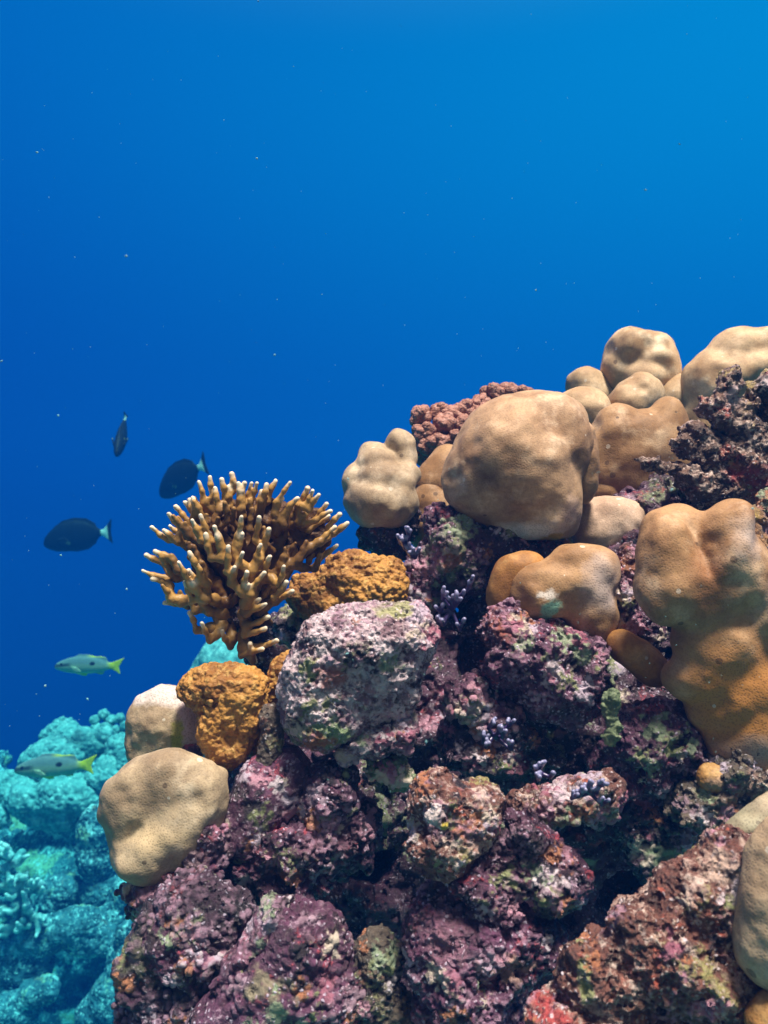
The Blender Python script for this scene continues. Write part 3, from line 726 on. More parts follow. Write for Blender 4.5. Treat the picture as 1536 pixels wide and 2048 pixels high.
thing('dead_coral', 'ragged dark dead coral with jagged arms against the tan heads at upper right', 'coral', 0.86, (1450, 950), [
    ('arm', [(1330, 938, -6, 46, 16, 20, 14), (1376, 960, -2, 46, 24, 26, 20), (1300, 925, -8, 20, 11, 14), (1440, 985, 6, 50, 30, 30)], RAGGED, {}),
    ('arm', [(1390, 880, 0, 44, 32, 30), (1440, 910, 8, 46, 36, 34), (1365, 890, 0, 24, 16, 20)], RAGGED, {}),
    ('spire', [(1462, 770, 6, 26, 34, 26), (1440, 820, 6, 40, 30, 30), (1480, 840, 8, 40, 46, 36)], RAGGED, {'patches': [(1460, 800, 20, 26, (0.50, 0.38, 0.40), 0.6, 0.5)]}),
    ('spire', [(1536, 780, 6, 36, 34, 30), (1570, 830, 8, 50, 40, 36)], RAGGED, {'patches': [(1530, 765, 26, 18, (0.55, 0.46, 0.48), 0.6, 0.5)]}),
    ('rock', [(1500, 910, 16, 70, 80, 50), (1450, 960, 20, 70, 50, 44), (1570, 960, 16, 90, 90, 56), (1500, 990, 20, 60, 36, 44)], RAGGED, {'patches': [(1490, 960, 60, 36, (0.30, 0.05, 0.06), 0.8, 0.6)]})],
    k=20, vox=2.6, sdf=[('fbm', 38, 12), ('fbm', 17, 9)], vert=[('pit', 9, 3), ('fbm', 7, 2.5)])
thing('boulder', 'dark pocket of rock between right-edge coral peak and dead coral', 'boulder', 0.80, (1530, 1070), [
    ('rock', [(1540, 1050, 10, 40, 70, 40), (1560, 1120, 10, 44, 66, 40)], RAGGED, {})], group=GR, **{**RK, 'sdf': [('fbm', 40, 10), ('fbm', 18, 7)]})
thing('boulder', 'thin rusty rock edge between the netted-shoulder coral and the huge coral', 'boulder', 0.78, (1255, 1180), [
    ('rock', [(1258, 1150, 10, 24, 56, 30, 10), (1250, 1210, 14, 26, 50, 32), (1290, 1260, 30, 50, 40, 30)], MAROON, {'patches': [(1255, 1150, 24, 50, (0.26, 0.10, 0.05), 0.8, 0.7)]})], group=GR, **{**RK, 'sdf': [('fbm', 40, 8), ('fbm', 18, 5)]})
thing('green_sponge', 'pale green sponge cluster in the cleft beneath the pink-white boulder', 'sponge', 0.72, (790, 1545), [
    ('sponge', [(775, 1540, 0, 36, 24, 24), (806, 1556, 0, 24, 26, 22), (790, 1520, 4, 22, 20, 20)], GREENSPONGE, {'spots': 10})], k=14, vox=2.3, sdf=[('fbm', 28, 12), ('fbm', 11, 4)], vert=[('bead', 9, 3)])
thing('green_sponge', 'streak of pale green sponge dripping down the shaded purple outcrop', 'sponge', 0.69, (1222, 1450), [
    ('sponge', [(1222, 1400, 0, 17, 26, 9, 12), (1226, 1436, 2, 12, 26, 9, -14), (1220, 1474, 0, 16, 22, 9, 20), (1210, 1516, 4, 17, 18, 9)], GREENSPONGE, {})], k=10, vox=2.2, sdf=[('fbm', 18, 6), ('fbm', 9, 3)], vert=[('bead', 9, 2)])
thing('coral_stub', 'short grey barnacled coral finger under the bright orange coral', 'coral', 0.72, (535, 1500), [
    ('stub', [(545, 1470, 0, 22, 50, 24, 8), (536, 1520, -4, 22, 26, 22), (540, 1440, 4, 20, 30, 22)], SANDY, {})], k=16, vox=2.6, sdf=[('fbm', 24, 5)], vert=[('bead', 10, 3), ('fbm', 8, 1.5)])
thing('barnacle', 'white barnacle with a yellow-rimmed dark hole, on the craggy pinnacle', 'barnacle', 0.57, (878, 1645), [
    ('shell', [(870, 1636, 2, 20, 17, 16), (874, 1622, -4, 12, 14, 14), (886, 1648, 0, 14, 12, 14)], PINKROCK, {'cut': [(887, 1640, -14, 5, 9, 14, 15)], 'ck': 3, 'patches': [(866, 1626, 22, 20, (0.66, 0.57, 0.55), 0.5, 0.5), (890, 1652, 15, 10, (0.44, 0.36, 0.05), 0.5, 0.5)]})],
    k=6, vox=1.6, sdf=[('fbm', 16, 5)], vert=[('fbm', 6, 1.5)])


# ------------------------------------------------------------------ trees of capsules: fire coral, tufts, far branching corals
def capsules(name, segs, d, c, mat, vox, k, parent=None, tint=None, extra=(), sdf=(), vert=()):
    """segs: (p0, p1, r0, r1); one closed mesh"""
    SEED[0] += 1
    vox = vox * max(QV, 1) if QV > 1 else vox
    A = np.array([s[0] for s in segs], float)
    B = np.array([s[1] for s in segs], float)
    rm = max(max(s[2], s[3]) for s in segs)
    allp = np.concatenate([A, B])
    lo, hi = allp.min(0) - rm - 4 * vox, allp.max(0) + rm + 4 * vox
    for e in extra:
        r = np.array([max(e[3], e[4])] * 2 + [e[5]])
        lo = np.minimum(lo, np.array(e[:3]) - r - 4 * vox)
        hi = np.maximum(hi, np.array(e[:3]) + r + 4 * vox)
    n = np.ceil((hi - lo) / vox).astype(int) + 1
    f = np.full(n, 30.0, np.float32)
    g = [(lo[i] + vox * np.arange(n[i])).astype(np.float32) for i in range(3)]
    if extra:
        f = np.minimum(f, lobes_field(extra, 6, g[0][:, None, None], g[1][None, :, None], g[2][None, None, :]))
    for p0, p1, r0, r1 in segs:
        p0, p1 = np.array(p0, float), np.array(p1, float)
        m = max(r0, r1) + k + 2 * vox
        i0 = np.maximum(((np.minimum(p0, p1) - m - lo) / vox).astype(int), 0)
        i1 = np.minimum(((np.maximum(p0, p1) + m - lo) / vox).astype(int) + 2, n)
        X, Y, Z = g[0][i0[0]:i1[0]][:, None, None], g[1][i0[1]:i1[1]][None, :, None], g[2][i0[2]:i1[2]][None, None, :]
        dv = p1 - p0
        L2 = max(float(dv @ dv), 1e-6)
        t = np.clip(((X - p0[0]) * dv[0] + (Y - p0[1]) * dv[1] + (Z - p0[2]) * dv[2]) / L2, 0, 1)
        q = np.sqrt((X - p0[0] - t * dv[0]) ** 2 + (Y - p0[1] - t * dv[1]) ** 2 + (Z - p0[2] - t * dv[2]) ** 2) - (r0 + t * (r1 - r0))
        sl = (slice(i0[0], i1[0]), slice(i0[1], i1[1]), slice(i0[2], i1[2]))
        f[sl] = smin(f[sl], q.astype(np.float32), k)
    if sdf:
        am = sum(abs(s[2]) for s in sdf)
        m = np.abs(f) < am * 1.15 + vox * 2
        f[m] -= disp((lo + vox * np.argwhere(m)).astype(np.float32), sdf, SEED[0])
    pos, q = surface_nets(f)
    pos, q = biggest(pos, q)
    p = (lo + vox * pos).astype(np.float32)
    tt = tint(p) if tint else None
    if vert:
        p = p + vnormals(p, q) * disp(p, vert, SEED[0])[:, None]
    v = (p - np.array([c[0], c[1], 0], np.float32)) * (d / F) @ AX
    o = bpy.data.objects.new(name, polymesh(name, v, q, mat, tt))
    COL.objects.link(o)
    if parent is None:
        o.location = P(c[0], c[1], d)
    else:
        o.parent = parent
    return o


def tree_segs(tips, dirs, lens, root, rt, rb, rng, trunk=14.0):
    """join finger bases to the root by a greedy shortest tree; returns segments"""
    nodes = [np.array(root, float)]
    depth = [0.0]
    segs = []
    order = sorted(range(len(tips)), key=lambda i: np.linalg.norm(np.array(tips[i]) - dirs[i] * lens[i] - nodes[0]))
    for i in order:
        tip = np.array(tips[i], float)
        base = tip - dirs[i] * lens[i]
        best, bj = 1e9, 0
        for j, nd in enumerate(nodes):
            cst = np.linalg.norm(base - nd) + 0.42 * depth[j]
            if cst < best:
                best, bj = cst, j
        par = nodes[bj]
        L = np.linalg.norm(base - par)
        dist_root = depth[bj]
        tot = 330.0
        rr = lambda dd: rb + (trunk - rb) * max(0.0, 1 - dd / tot)
        if L > 34:
            mid = (base + par) / 2 + np.array([rng.uniform(-6, 6), rng.uniform(-6, 6), rng.uniform(-5, 5)])
            nodes.append(mid)
            depth.append(dist_root + L / 2)
            segs.append((par, mid, rr(dist_root), rr(dist_root + L / 2)))
            par = mid
        nodes.append(base)
        depth.append(dist_root + L)
        segs.append((par, base, rr(dist_root + L / 2), rb))
        kink = tip - dirs[i] * lens[i] * 0.45 + np.array([rng.uniform(-2.5, 2.5), rng.uniform(-2, 2), rng.uniform(-2, 2)])
        segs.append((base, kink, rb, (rb + rt) / 2))
        segs.append((kink, tip, (rb + rt) / 2, rt))
    return segs


rng = random.Random(7)
ZT_OUT = [(525, 515), (655, 497), (603, 530), (465, 545), (455, 605), (430, 635), (370, 665), (330, 690), (275, 733), (170, 812), (260, 805), (245, 830), (325, 860), (525, 590), (565, 580), (637, 573),
          (697, 552), (733, 550), (768, 550), (803, 552), (708, 595), (862, 560), (903, 532), (1005, 550), (1105, 582), (1140, 595), (1175, 620), (1215, 672), (1240, 715), (1295, 735), (1340, 788),
          (1268, 812), (1275, 925), (1170, 900), (1228, 745), (130, 980), (215, 955), (122, 1072), (190, 1118), (232, 1270), (290, 1225), (400, 650), (820, 600), (960, 640), (1050, 640), (1120, 700)]
ZT_IN = [(520, 740), (478, 768), (610, 805), (560, 845), (622, 850), (757, 750), (850, 752), (905, 820), (760, 845), (690, 915), (770, 950), (862, 905), (910, 975), (468, 950), (402, 1005), (505, 1022),
         (450, 1055), (725, 1030), (790, 1060), (883, 1065), (993, 1030), (1005, 1120), (1028, 1180), (788, 1130), (428, 1125), (480, 1120), (487, 1205), (440, 1300), (845, 1222), (882, 1250), (895, 1325),
         (880, 1390), (945, 1458), (865, 1505), (790, 1480), (620, 1413), (518, 1360)]
C0 = np.array([680.0, 960.0])
FD = 0.80
fc = (500, 1330)
tips, dirs, lens, grp = [], [], [], []
root = (478.0, 1235.0, 30.0)
for inner, arr in ((0, ZT_OUT), (1, ZT_IN)):
    for zx, zy in arr:
        x, y = 240 + zx / 2.954, 780 + zy / 2.954
        rel = (np.array([zx, zy]) - C0) / 560.0
        rad = min(1.0, np.linalg.norm(rel))
        z = (-95 * (1 - rad ** 2) + 5 + rng.uniform(-12, 12)) if inner else 18 + rng.uniform(-26, 26)
        if zy > 1150 and inner:
            z = -40 + rng.uniform(-12, 12)
        o2 = rel / (np.linalg.norm(rel) + 1e-6)
        if inner:
            dv = np.array([0.45 * o2[0], -0.85 + 0.25 * o2[1], -0.35])
            if zx > 830 and zy > 1150:
                dv = np.array([0.75, -0.35, -0.35])
            ln = rng.uniform(38, 56)
        else:
            dv = np.array([0.75 * o2[0], 0.55 * o2[1] - 0.42, -0.12])
            ln = rng.uniform(34, 50)
        dv = dv + np.array([rng.uniform(-.16, .16), rng.uniform(-.12, .12), rng.uniform(-.15, .15)])
        dv /= np.linalg.norm(dv)
        tips.append((x, y, z))
        dirs.append(dv)
        lens.append(ln)
        a = math.degrees(math.atan2(-(y - root[1] + 30), x - root[0] + 0.0)) % 360
        grp.append(min(8, int((a + 40) % 360 / 300 * 9)) if not (zx > 760 and zy > 1180) else 9)
NMAIN = len(tips)
for i in range(150):      # hidden second rank of fingers deeper inside the colony
    zx, zy = rng.uniform(180, 1230), rng.uniform(600, 1350)
    rel = (np.array([zx, zy]) - C0) / np.array([500.0, 400.0])
    if np.linalg.norm(rel) > 1 or (zx > 900 and zy > 1000):
        continue
    x, y = 240 + zx / 2.954, 780 + zy / 2.954
    dv = np.array([0.5 * rel[0] + rng.uniform(-.3, .3), -0.7 + 0.3 * rel[1], -0.3 + rng.uniform(-.3, .3)])
    tips.append((x, y, rng.uniform(-25, 45)))
    dirs.append(dv / np.linalg.norm(dv))
    lens.append(rng.uniform(26, 44))
    a = math.degrees(math.atan2(-(y - root[1] + 30), x - root[0])) % 360
    grp.append(min(8, int((a + 40) % 360 / 300 * 9)))
tips.append((512.0, 1324.0, 10.0)); dirs.append(np.array([0.45, 0.88, 0.1])); lens.append(60); grp.append(9)
TIPS = np.array(tips[:NMAIN] + tips[-1:])


def fire_tint(p):
    d = np.full(len(p), 1e9, np.float32)
    for t in TIPS:
        d = np.minimum(d, ((p - t) ** 2).sum(1))
    d = np.sqrt(d)
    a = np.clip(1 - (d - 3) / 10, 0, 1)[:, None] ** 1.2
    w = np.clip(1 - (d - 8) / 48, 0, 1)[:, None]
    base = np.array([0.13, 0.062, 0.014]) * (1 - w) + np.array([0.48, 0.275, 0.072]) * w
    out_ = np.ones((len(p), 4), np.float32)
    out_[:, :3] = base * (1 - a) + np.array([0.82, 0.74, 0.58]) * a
    return out_


fe = empty('fire_coral', P(fc[0], fc[1], FD))
tag(fe, 'branching golden brown fire coral with white finger tips, leaning over the blue water', 'coral')
for gi in sorted(set(grp)):
    ii = [i for i in range(len(tips)) if grp[i] == gi]
    mid = np.mean([np.array(tips[i]) for i in ii], 0)
    # a branch leaves the stalk and fans out
    sg = tree_segs([tips[i] for i in ii], [dirs[i] for i in ii], [lens[i] for i in ii], root, 4.7, 5.9, rng, 13.0)
    rt = np.array(root)
    cen = rt + (mid - rt) * 0.50 + np.array([0, 0, 16])
    v2 = (mid - rt)[:2]
    ln = np.linalg.norm(v2)
    ang = math.degrees(math.atan2(v2[1], v2[0]))
    ex = [(cen[0], cen[1], cen[2], ln * 0.40, 14 + 0.09 * ln, 8, ang)] if ln > 110 else []
    capsules('branch', sg, FD, fc, FIRE, 1.8, 6, fe, fire_tint, ex, [('fbm', 22, 1.5)], [('soft', 9, 0.6)])
blob('core', [(470, 1130, 62, 92, 90, 20), (560, 1062, 60, 96, 44, 18, -20), (500, 1040, 66, 80, 46, 16), (610, 1085, 56, 50, 36, 18, -10), (470, 1215, 50, 40, 60, 20)], FD, fc, COREM, k=16, vox=2.6, sdf=[('fbm', 34, 9), ('fbm', 14, 4)], parent=fe)
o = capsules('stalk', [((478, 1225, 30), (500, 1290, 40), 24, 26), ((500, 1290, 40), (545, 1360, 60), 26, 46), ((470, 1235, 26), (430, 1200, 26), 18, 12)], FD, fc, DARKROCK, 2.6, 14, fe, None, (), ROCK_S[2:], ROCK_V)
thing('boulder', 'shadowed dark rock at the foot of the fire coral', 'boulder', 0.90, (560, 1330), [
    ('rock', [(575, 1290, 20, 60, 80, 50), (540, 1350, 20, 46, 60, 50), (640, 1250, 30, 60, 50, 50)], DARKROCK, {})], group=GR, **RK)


# pink cauliflower coral: knobbly branch heads
def cauliflower(name, label, d, c, heads, mat, rk, vox, seed, cat='coral', group=None, tips_col=None):
    rg = random.Random(seed)
    e = empty(name, P(c[0], c[1], d))
    tag(e, label, cat, group)
    for hx, hy, hz, hr in heads:
        segs = [((hx, hy + hr * 1.2, hz + hr * 0.8), (hx, hy, hz), hr * 0.55, hr * 0.72)]
        npt = 17
        for i in range(npt):
            yy = 1 - 2 * (i + 0.5) / npt
            rr = math.sqrt(1 - yy * yy)
            a = i * 2.39996 + rg.uniform(-.3, .3)
            v = np.array([rr * math.cos(a), -yy, rr * math.sin(a)])
            if v[1] > 0.55:
                continue
            q = np.array([hx, hy, hz]) + v * hr * rg.uniform(0.78, 0.98)
            segs.append((np.array([hx, hy, hz]), q, rk * 0.75, rk * rg.uniform(0.68, 1.2)))
        capsules('branch', segs, d, c, mat, vox, 3.5, e, None, (), (), [('bead', rk * 0.5, rk * 0.20)])
    return e


hd = []
rg = random.Random(3)
for hx, hy, hz in [(845, 832, 0), (880, 818, 14), (915, 822, 20), (850, 862, -12), (888, 850, -8), (925, 850, 4), (845, 895, -10), (875, 885, -20), (905, 885, -12), (938, 815, 26), (965, 800, 34),
                   (990, 782, 44), (1025, 775, 54), (1055, 778, 60), (960, 830, 20), (1000, 808, 40), (940, 880, 0), (860, 915, 0), (890, 915, 0), (920, 905, 10)]:
    hd.append((hx + rg.uniform(-3, 3), hy + rg.uniform(-3, 3) + 3, hz, rg.uniform(15, 21)))
cauliflower('cauliflower_coral', 'dusty pink cauliflower coral of clustered knobs behind the largest dome', 1.12, (930, 940), hd, PINKCORAL, 9.5, 2.0, 5)


# small blue-violet polyp tufts in the crevices
m, b = new_mat('violet_polyps')
a = b.n('ShaderNodeAttribute', None, attribute_name='tint')
finish(b, a.outputs['Color'], 0.3, 0.5)
VIOLET = m


def tuft(label, d, c, n, w, h, seed, tall=24, r=3.6):
    rg = random.Random(seed)
    ends, segs = [], []
    for i in range(n):
        bx = np.array([c[0] + rg.uniform(-w, w), c[1] + rg.uniform(-h, h), rg.uniform(-10, 10)])
        segs.append((np.array([c[0], c[1] + 8, 22.0]), bx + np.array([0, 6, 8.]), r * 1.1, r))
        for j in range(3):
            t = bx + np.array([rg.uniform(-.5, .5), -rg.uniform(.3, 1), -rg.uniform(.2, 1.)]) * tall * rg.uniform(.5, 1)
            segs.append((bx + np.array([0, 6, 8.]), t, r * .8, r * 1.15))
            ends.append(t)
    E = np.array(ends)

    def tn(p):
        dd = np.sqrt(((p[:, None, :] - E[None]) ** 2).sum(2).min(1))
        a_ = np.clip(1 - (dd - r * 0.6) / (r * 1.6), 0, 1)[:, None]
        o_ = np.ones((len(p), 4), np.float32)
        o_[:, :3] = np.array([0.045, 0.03, 0.11]) * (1 - a_) + np.array([0.30, 0.31, 0.50]) * a_
        return o_
    o = capsules('polyp_tuft', segs, d, c, VIOLET, 1.8, 2.5, None, tn)
    tag(o, label, 'polyps', 'blue-violet polyp tufts in the crevices')


tuft('blue-violet polyp tuft in the dark cleft just right of the pink-white boulder', 0.74, (905, 1215), 9, 36, 44, 1)
tuft('blue-violet polyp tuft in the shade beneath the pink beaded knob', 0.70, (990, 1470), 8, 34, 24, 2)
tuft('blue-violet polyp tuft crowning the narrow jagged crest', 0.61, (1185, 1585), 10, 46, 24, 3)
tuft('small violet polyp tuft on the left corner of the jagged crest', 0.62, (1085, 1545), 5, 22, 12, 4, 18)
tuft('violet polyp tuft below the left flank of the largest dome', 0.82, (815, 1090), 6, 16, 26, 5, 18)

# ------------------------------------------------------------------ far reef across the water
GF = 'far coral heads across the water'
FK = dict(k=14, vox=2.0, sdf=[('fbm', 30, 5), ('fbm', 13, 2)], vert=[('bead', 9, 2.0), ('pit', 8, 2), ('fbm', 6, 1.0)])
thing('coral_mound', 'smooth teal coral slope peeping out below the fire coral', 'coral', 4.4, (445, 1340), [
    ('mound', [(455, 1345, 0, 72, 66, 60), (420, 1375, -6, 50, 50, 50), (480, 1360, 0, 60, 80, 60), (450, 1300, 8, 34, 24, 34)], FARCORAL, {'sdf': [('soft', 34, 4)], 'vert': [('soft', 10, 0.8)]}),
    ('base', [(465, 1430, 14, 84, 70, 60), (480, 1510, 30, 110, 80, 70)], FARROCK, {})], **FK)
far = [
    ('round far coral head behind the lower yellow-tailed fish', (110, 1515), 4.50, [(112, 1520, 0, 60, 48, 46), (90, 1535, 0, 46, 40, 40)], FARCORAL, None),
    ('knobbly pale far coral on top of the round far head', (128, 1462, ), 4.65, [(128, 1462, 0, 32, 26, 26), (148, 1480, 0, 26, 22, 22), (108, 1478, 4, 26, 22, 22)], FARCORAL, None),
    ('small ball-shaped far coral under the far cauliflower coral', (208, 1472), 4.57, [(208, 1472, 0, 18, 19, 18)], FARCORAL, {'sdf': [('fbm', 20, 1.5)]}),
    ('far coral bun left of the ball-shaped one', (176, 1488), 4.57, [(178, 1488, 0, 34, 26, 28), (166, 1480, 0, 20, 20, 20)], FARCORAL, None),
    ('far coral mound touching the greyish stump on its left', (237, 1498), 4.50, [(238, 1494, 0, 26, 28, 26), (236, 1530, 0, 30, 34, 28)], FARCORAL, None),
    ('far coral mound right below the yellow tail of the lower fish', (212, 1560), 4.43, [(212, 1556, 0, 40, 24, 28), (208, 1528, 4, 16, 14, 14)], FARCORAL, None),
    ('far coral shelf with knobbly top and dark underside, below the lower fish', (120, 1590), 4.43, [(60, 1590, 0, 50, 42, 50), (120, 1586, -4, 56, 40, 52), (165, 1592, 0, 46, 36, 46), (90, 1620, 0, 44, 36, 44), (130, 1625, 0, 40, 30, 40)], FARCORAL, None),
    ('rounded far coral cut by the left edge, beside the shelf', (10, 1575), 4.43, [(14, 1574, 0, 36, 30, 34), (-20, 1590, 0, 40, 40, 36)], FARCORAL, None),
    ('tiny far coral nub at the left edge below the rounded one', (0, 1635), 4.35, [(0, 1632, 0, 18, 22, 18)], FARCORAL, None),
    ('upright far coral column beside the creamy wrinkled lump', (192, 1690), 4.35, [(198, 1660, 0, 40, 56, 40), (196, 1715, 0, 44, 40, 40), (222, 1640, 0, 26, 40, 30), (205, 1790, 6, 44, 60, 40)], FARROCK, None),
    ('rough far rock ledge left of the reef foot', (250, 1800), 4.20, [(250, 1790, 0, 30, 34, 30), (230, 1840, 0, 40, 36, 36), (262, 1770, 0, 18, 18, 18)], FARROCK, None),
    ('far rock hump under the upright column', (120, 1790), 4.35, [(130, 1775, 0, 36, 26, 30), (120, 1800, 0, 40, 30, 30)], FARROCK, None),
    ('pale far rock ridge crossing the lower left', (110, 1880), 4.05, [(60, 1880, 0, 80, 38, 46, -14), (140, 1855, 0, 70, 34, 44, -10), (40, 1930, 0, 70, 44, 50), (180, 1880, 8, 60, 36, 40)], FARROCK, None),
    ('pale far rock tongue near the bottom left corner', (70, 1990), 3.90, [(74, 1985, 0, 44, 26, 34, -20), (30, 2020, 0, 50, 36, 40)], FARROCK, None),
    ('far rock spur running down along the dark reef foot', (235, 1970), 3.75, [(245, 1920, 0, 28, 60, 34, 20), (225, 1990, -4, 40, 50, 40), (200, 2030, 0, 46, 40, 40), (255, 1870, 0, 20, 30, 24)], FARROCK, None),
]
for lab, c, d, lobes, mat, ov in far:
    thing('far_coral' if mat is FARCORAL else 'far_rock', lab, 'coral' if mat is FARCORAL else 'rock', d, c, [('head', lobes, mat, ov or {})], group=GF, **FK)
hd = [(x, y, z, 8.5) for x, y, z in [(190, 1440, 0), (206, 1430, 4), (222, 1440, 0), (238, 1438, 4), (250, 1452, 0), (196, 1456, -6), (214, 1452, -6), (232, 1460, -6), (246, 1470, -4), (184, 1462, 0), (256, 1470, 0), (228, 1478, -2)]]
cauliflower('cauliflower_coral', 'far teal cauliflower coral just left of the greyish stump', 4.65, (220, 1480), hd, FARCORAL, 4.2, 1.5, 8)


def thicket(label, d, c, n, w, h, seed):
    rg = random.Random(seed)
    tips_, dirs_, lens_ = [], [], []
    for i in range(n):
        u, v = rg.uniform(-1, 1), rg.uniform(-1, 1)
        tips_.append((c[0] + u * w, c[1] + v * h, rg.uniform(-60, -10)))
        dv = np.array([u * .6 + rg.uniform(-.5, .5), -.5 + .4 * v + rg.uniform(-.3, .3), -.6])
        dirs_.append(dv / np.linalg.norm(dv))
        lens_.append(rg.uniform(14, 24))
    sg = tree_segs(tips_, dirs_, lens_, (c[0], c[1] + h * .4, 30), 3.6, 4.6, rg, 9)
    T_ = np.array(tips_)

    def tn(p):
        dd = np.sqrt(((p[:, None, :] - T_[None]) ** 2).sum(2).min(1))
        o_ = np.ones((len(p), 4), np.float32)
        o_[:, :3] = (0.85, 0.95, 0.92)
        o_[:, 3] = np.clip(1 - dd / 16, 0, 1)
        return o_
    o = capsules('branching_coral', sg, d, c, FARCORAL, 1.8, 3, None, tn, (), (), [('fbm', 8, 1.4)])
    tag(o, label, 'coral', 'far branching corals')


thicket('bushy far branching coral at the left edge, with spiky branch tips', 4.0, (45, 1790), 60, 56, 60, 2)
thicket('sparse far branching coral at the left edge above the bushy one', 4.0, (30, 1700), 26, 44, 44, 5)

# ------------------------------------------------------------------ fish: one continuous body with fins, eyes as parts
def poly_sdf(px, py, poly):
    poly = np.array(poly, float)
    d = np.full(px.shape, 1e9, np.float32)
    inside = np.zeros(px.shape, bool)
    for i in range(len(poly)):
        a_, b_ = poly[i], poly[i - 1]
        e = b_ - a_
        wx, wy = px - a_[0], py - a_[1]
        t = np.clip((wx * e[0] + wy * e[1]) / (e @ e), 0, 1)
        d = np.minimum(d, (wx - t * e[0]) ** 2 + (wy - t * e[1]) ** 2)
        cnd = (a_[1] > py) != (b_[1] > py)
        xin = (b_[0] - a_[0]) * (py - a_[1]) / (b_[1] - a_[1] + 1e-9) + a_[0]
        inside ^= cnd & (px < xin)
    d = np.sqrt(d)
    return np.where(inside, -d, d)


def fish(name, label, cat, d, c, prof, fins, pects, colour, M, eye, group, vox=1.0, eyecol=(0.01, 0.01, 0.012)):
    """prof rows: x, y top, y bottom, half width; fins: (polygon, half thickness); M maps fish axes to image axes"""
    prof = np.array(prof, float)
    xs = np.arange(prof[0, 0] - 14, 110, vox, dtype=np.float32)
    ys = np.arange(-58, 58, vox, dtype=np.float32)
    zs = np.arange(-24, 24.1, vox, dtype=np.float32)
    X, Y, Z = xs[:, None, None], ys[None, :, None], zs[None, None, :]
    yt, yb, w = (np.interp(xs, prof[:, 0], prof[:, k]).astype(np.float32)[:, None, None] for k in (1, 2, 3))
    yc, hh = (yt + yb) / 2, np.maximum((yb - yt) / 2, 0.3)
    body = (np.sqrt(((Y - yc) / hh) ** 2 + (Z / np.maximum(w, 0.3)) ** 2) - 1) * np.minimum(hh, np.maximum(w, .3))
    body = np.maximum(body, np.maximum(prof[0, 0] - X, X - prof[-1, 0]))
    f = body.astype(np.float32)
    x2, y2 = np.meshgrid(xs, ys, indexing='ij')
    for poly, th in fins:
        s2 = poly_sdf(x2, y2, poly).astype(np.float32)[:, :, None]
        f = smin(f, np.maximum(s2, np.abs(Z) - th) + 0 * f, 2.5)
    for poly, zoff, slope, th in pects:      # paired fins standing off the flanks
        s2 = poly_sdf(x2, y2, poly).astype(np.float32)[:, :, None]
        for sg_ in (-1, 1):
            zc = sg_ * (zoff + slope * (X - poly[0][0]))
            f = smin(f, np.maximum(s2, np.abs(Z - zc) - th) + 0 * f, 2.0)
    pos, q = surface_nets(f)
    pos, q = biggest(pos, q)
    p = np.array([xs[0], ys[0], zs[0]], np.float32) + vox * pos
    col_ = np.ones((len(p), 4), np.float32)
    col_[:, :3] = colour(p)
    M = np.array(M, float)
    s = d / F
    v = (p @ M.T) * s @ AX
    e = empty(name, P(c[0], c[1], d))
    tag(e, label, cat, group)
    bo = bpy.data.objects.new('body', polymesh('body', v, q, FISHSKIN, col_))
    COL.objects.link(bo)
    bo.parent = e
    ex, ey, ez, er = eye
    for sg_ in (-1, 1):
        nu, nv = 12, 8
        vv, qq = [], []
        for j in range(nv + 1):
            for i in range(nu):
                th_, ph_ = math.pi * j / nv, 2 * math.pi * i / nu
                vv.append((ex + er * math.sin(th_) * math.cos(ph_), ey + er * math.sin(th_) * math.sin(ph_), sg_ * ez + sg_ * er * 0.5 * math.cos(th_)))
        for j in range(nv):
            for i in range(nu):
                qd = (j * nu + i, (j + 1) * nu + i, (j + 1) * nu + (i + 1) % nu, j * nu + (i + 1) % nu)
                qq.append(qd if sg_ > 0 else qd[::-1])
        vv = (np.array(vv) @ M.T) * s @ AX
        tcol = np.ones((len(vv), 4), np.float32)
        tcol[:, :3] = eyecol
        eo = bpy.data.objects.new('eye', polymesh('eye', vv, np.array(qq), FISHSKIN, tcol))
        COL.objects.link(eo)
        eo.parent = e
    return e


def rot(roll, yaw=0.0):
    """roll in the picture plane (positive lifts the tail), then yaw about the vertical"""
    a_, y_ = math.radians(-roll), math.radians(yaw)
    R1 = np.array([[math.cos(a_), -math.sin(a_), 0], [math.sin(a_), math.cos(a_), 0], [0, 0, 1]])
    R2 = np.array([[math.cos(y_), 0, math.sin(y_)], [0, 1, 0], [-math.sin(y_), 0, math.cos(y_)]])
    return R2 @ R1


def sm(x, lo, hi):
    t = np.clip((x - lo) / (hi - lo), 0, 1)
    return t * t * (3 - 2 * t)


# surgeonfish, head at -66, tail at +68
SPROF = [(-66, 6, 12, 1), (-62, -3, 17, 4), (-54, -12, 22, 7), (-40, -23, 27, 9), (-22, -30, 29, 10.5), (0, -32, 28, 10), (20, -28, 24, 8), (38, -18, 14, 5), (48, -9, 6, 3.2), (56, -6, 5, 2.6), (62, -7, 6, 1.6)]
SFINS = [([(-40, -22), (-24, -33), (0, -37), (24, -33), (40, -22), (42, -14), (20, -20)], 1.1),
         ([(-20, 26), (0, 31), (22, 29), (38, 19), (42, 10), (16, 18)], 1.1),
         ([(54, -6), (62, -13), (74, -28), (72, -12), (70, -1), (71, 10), (72, 24), (62, 12), (54, 5)], 1.2)]
SPEC = [([(-34, 4), (-18, 1), (-8, 9), (-16, 17), (-32, 12)], 9.0, 0.25, 0.9)]


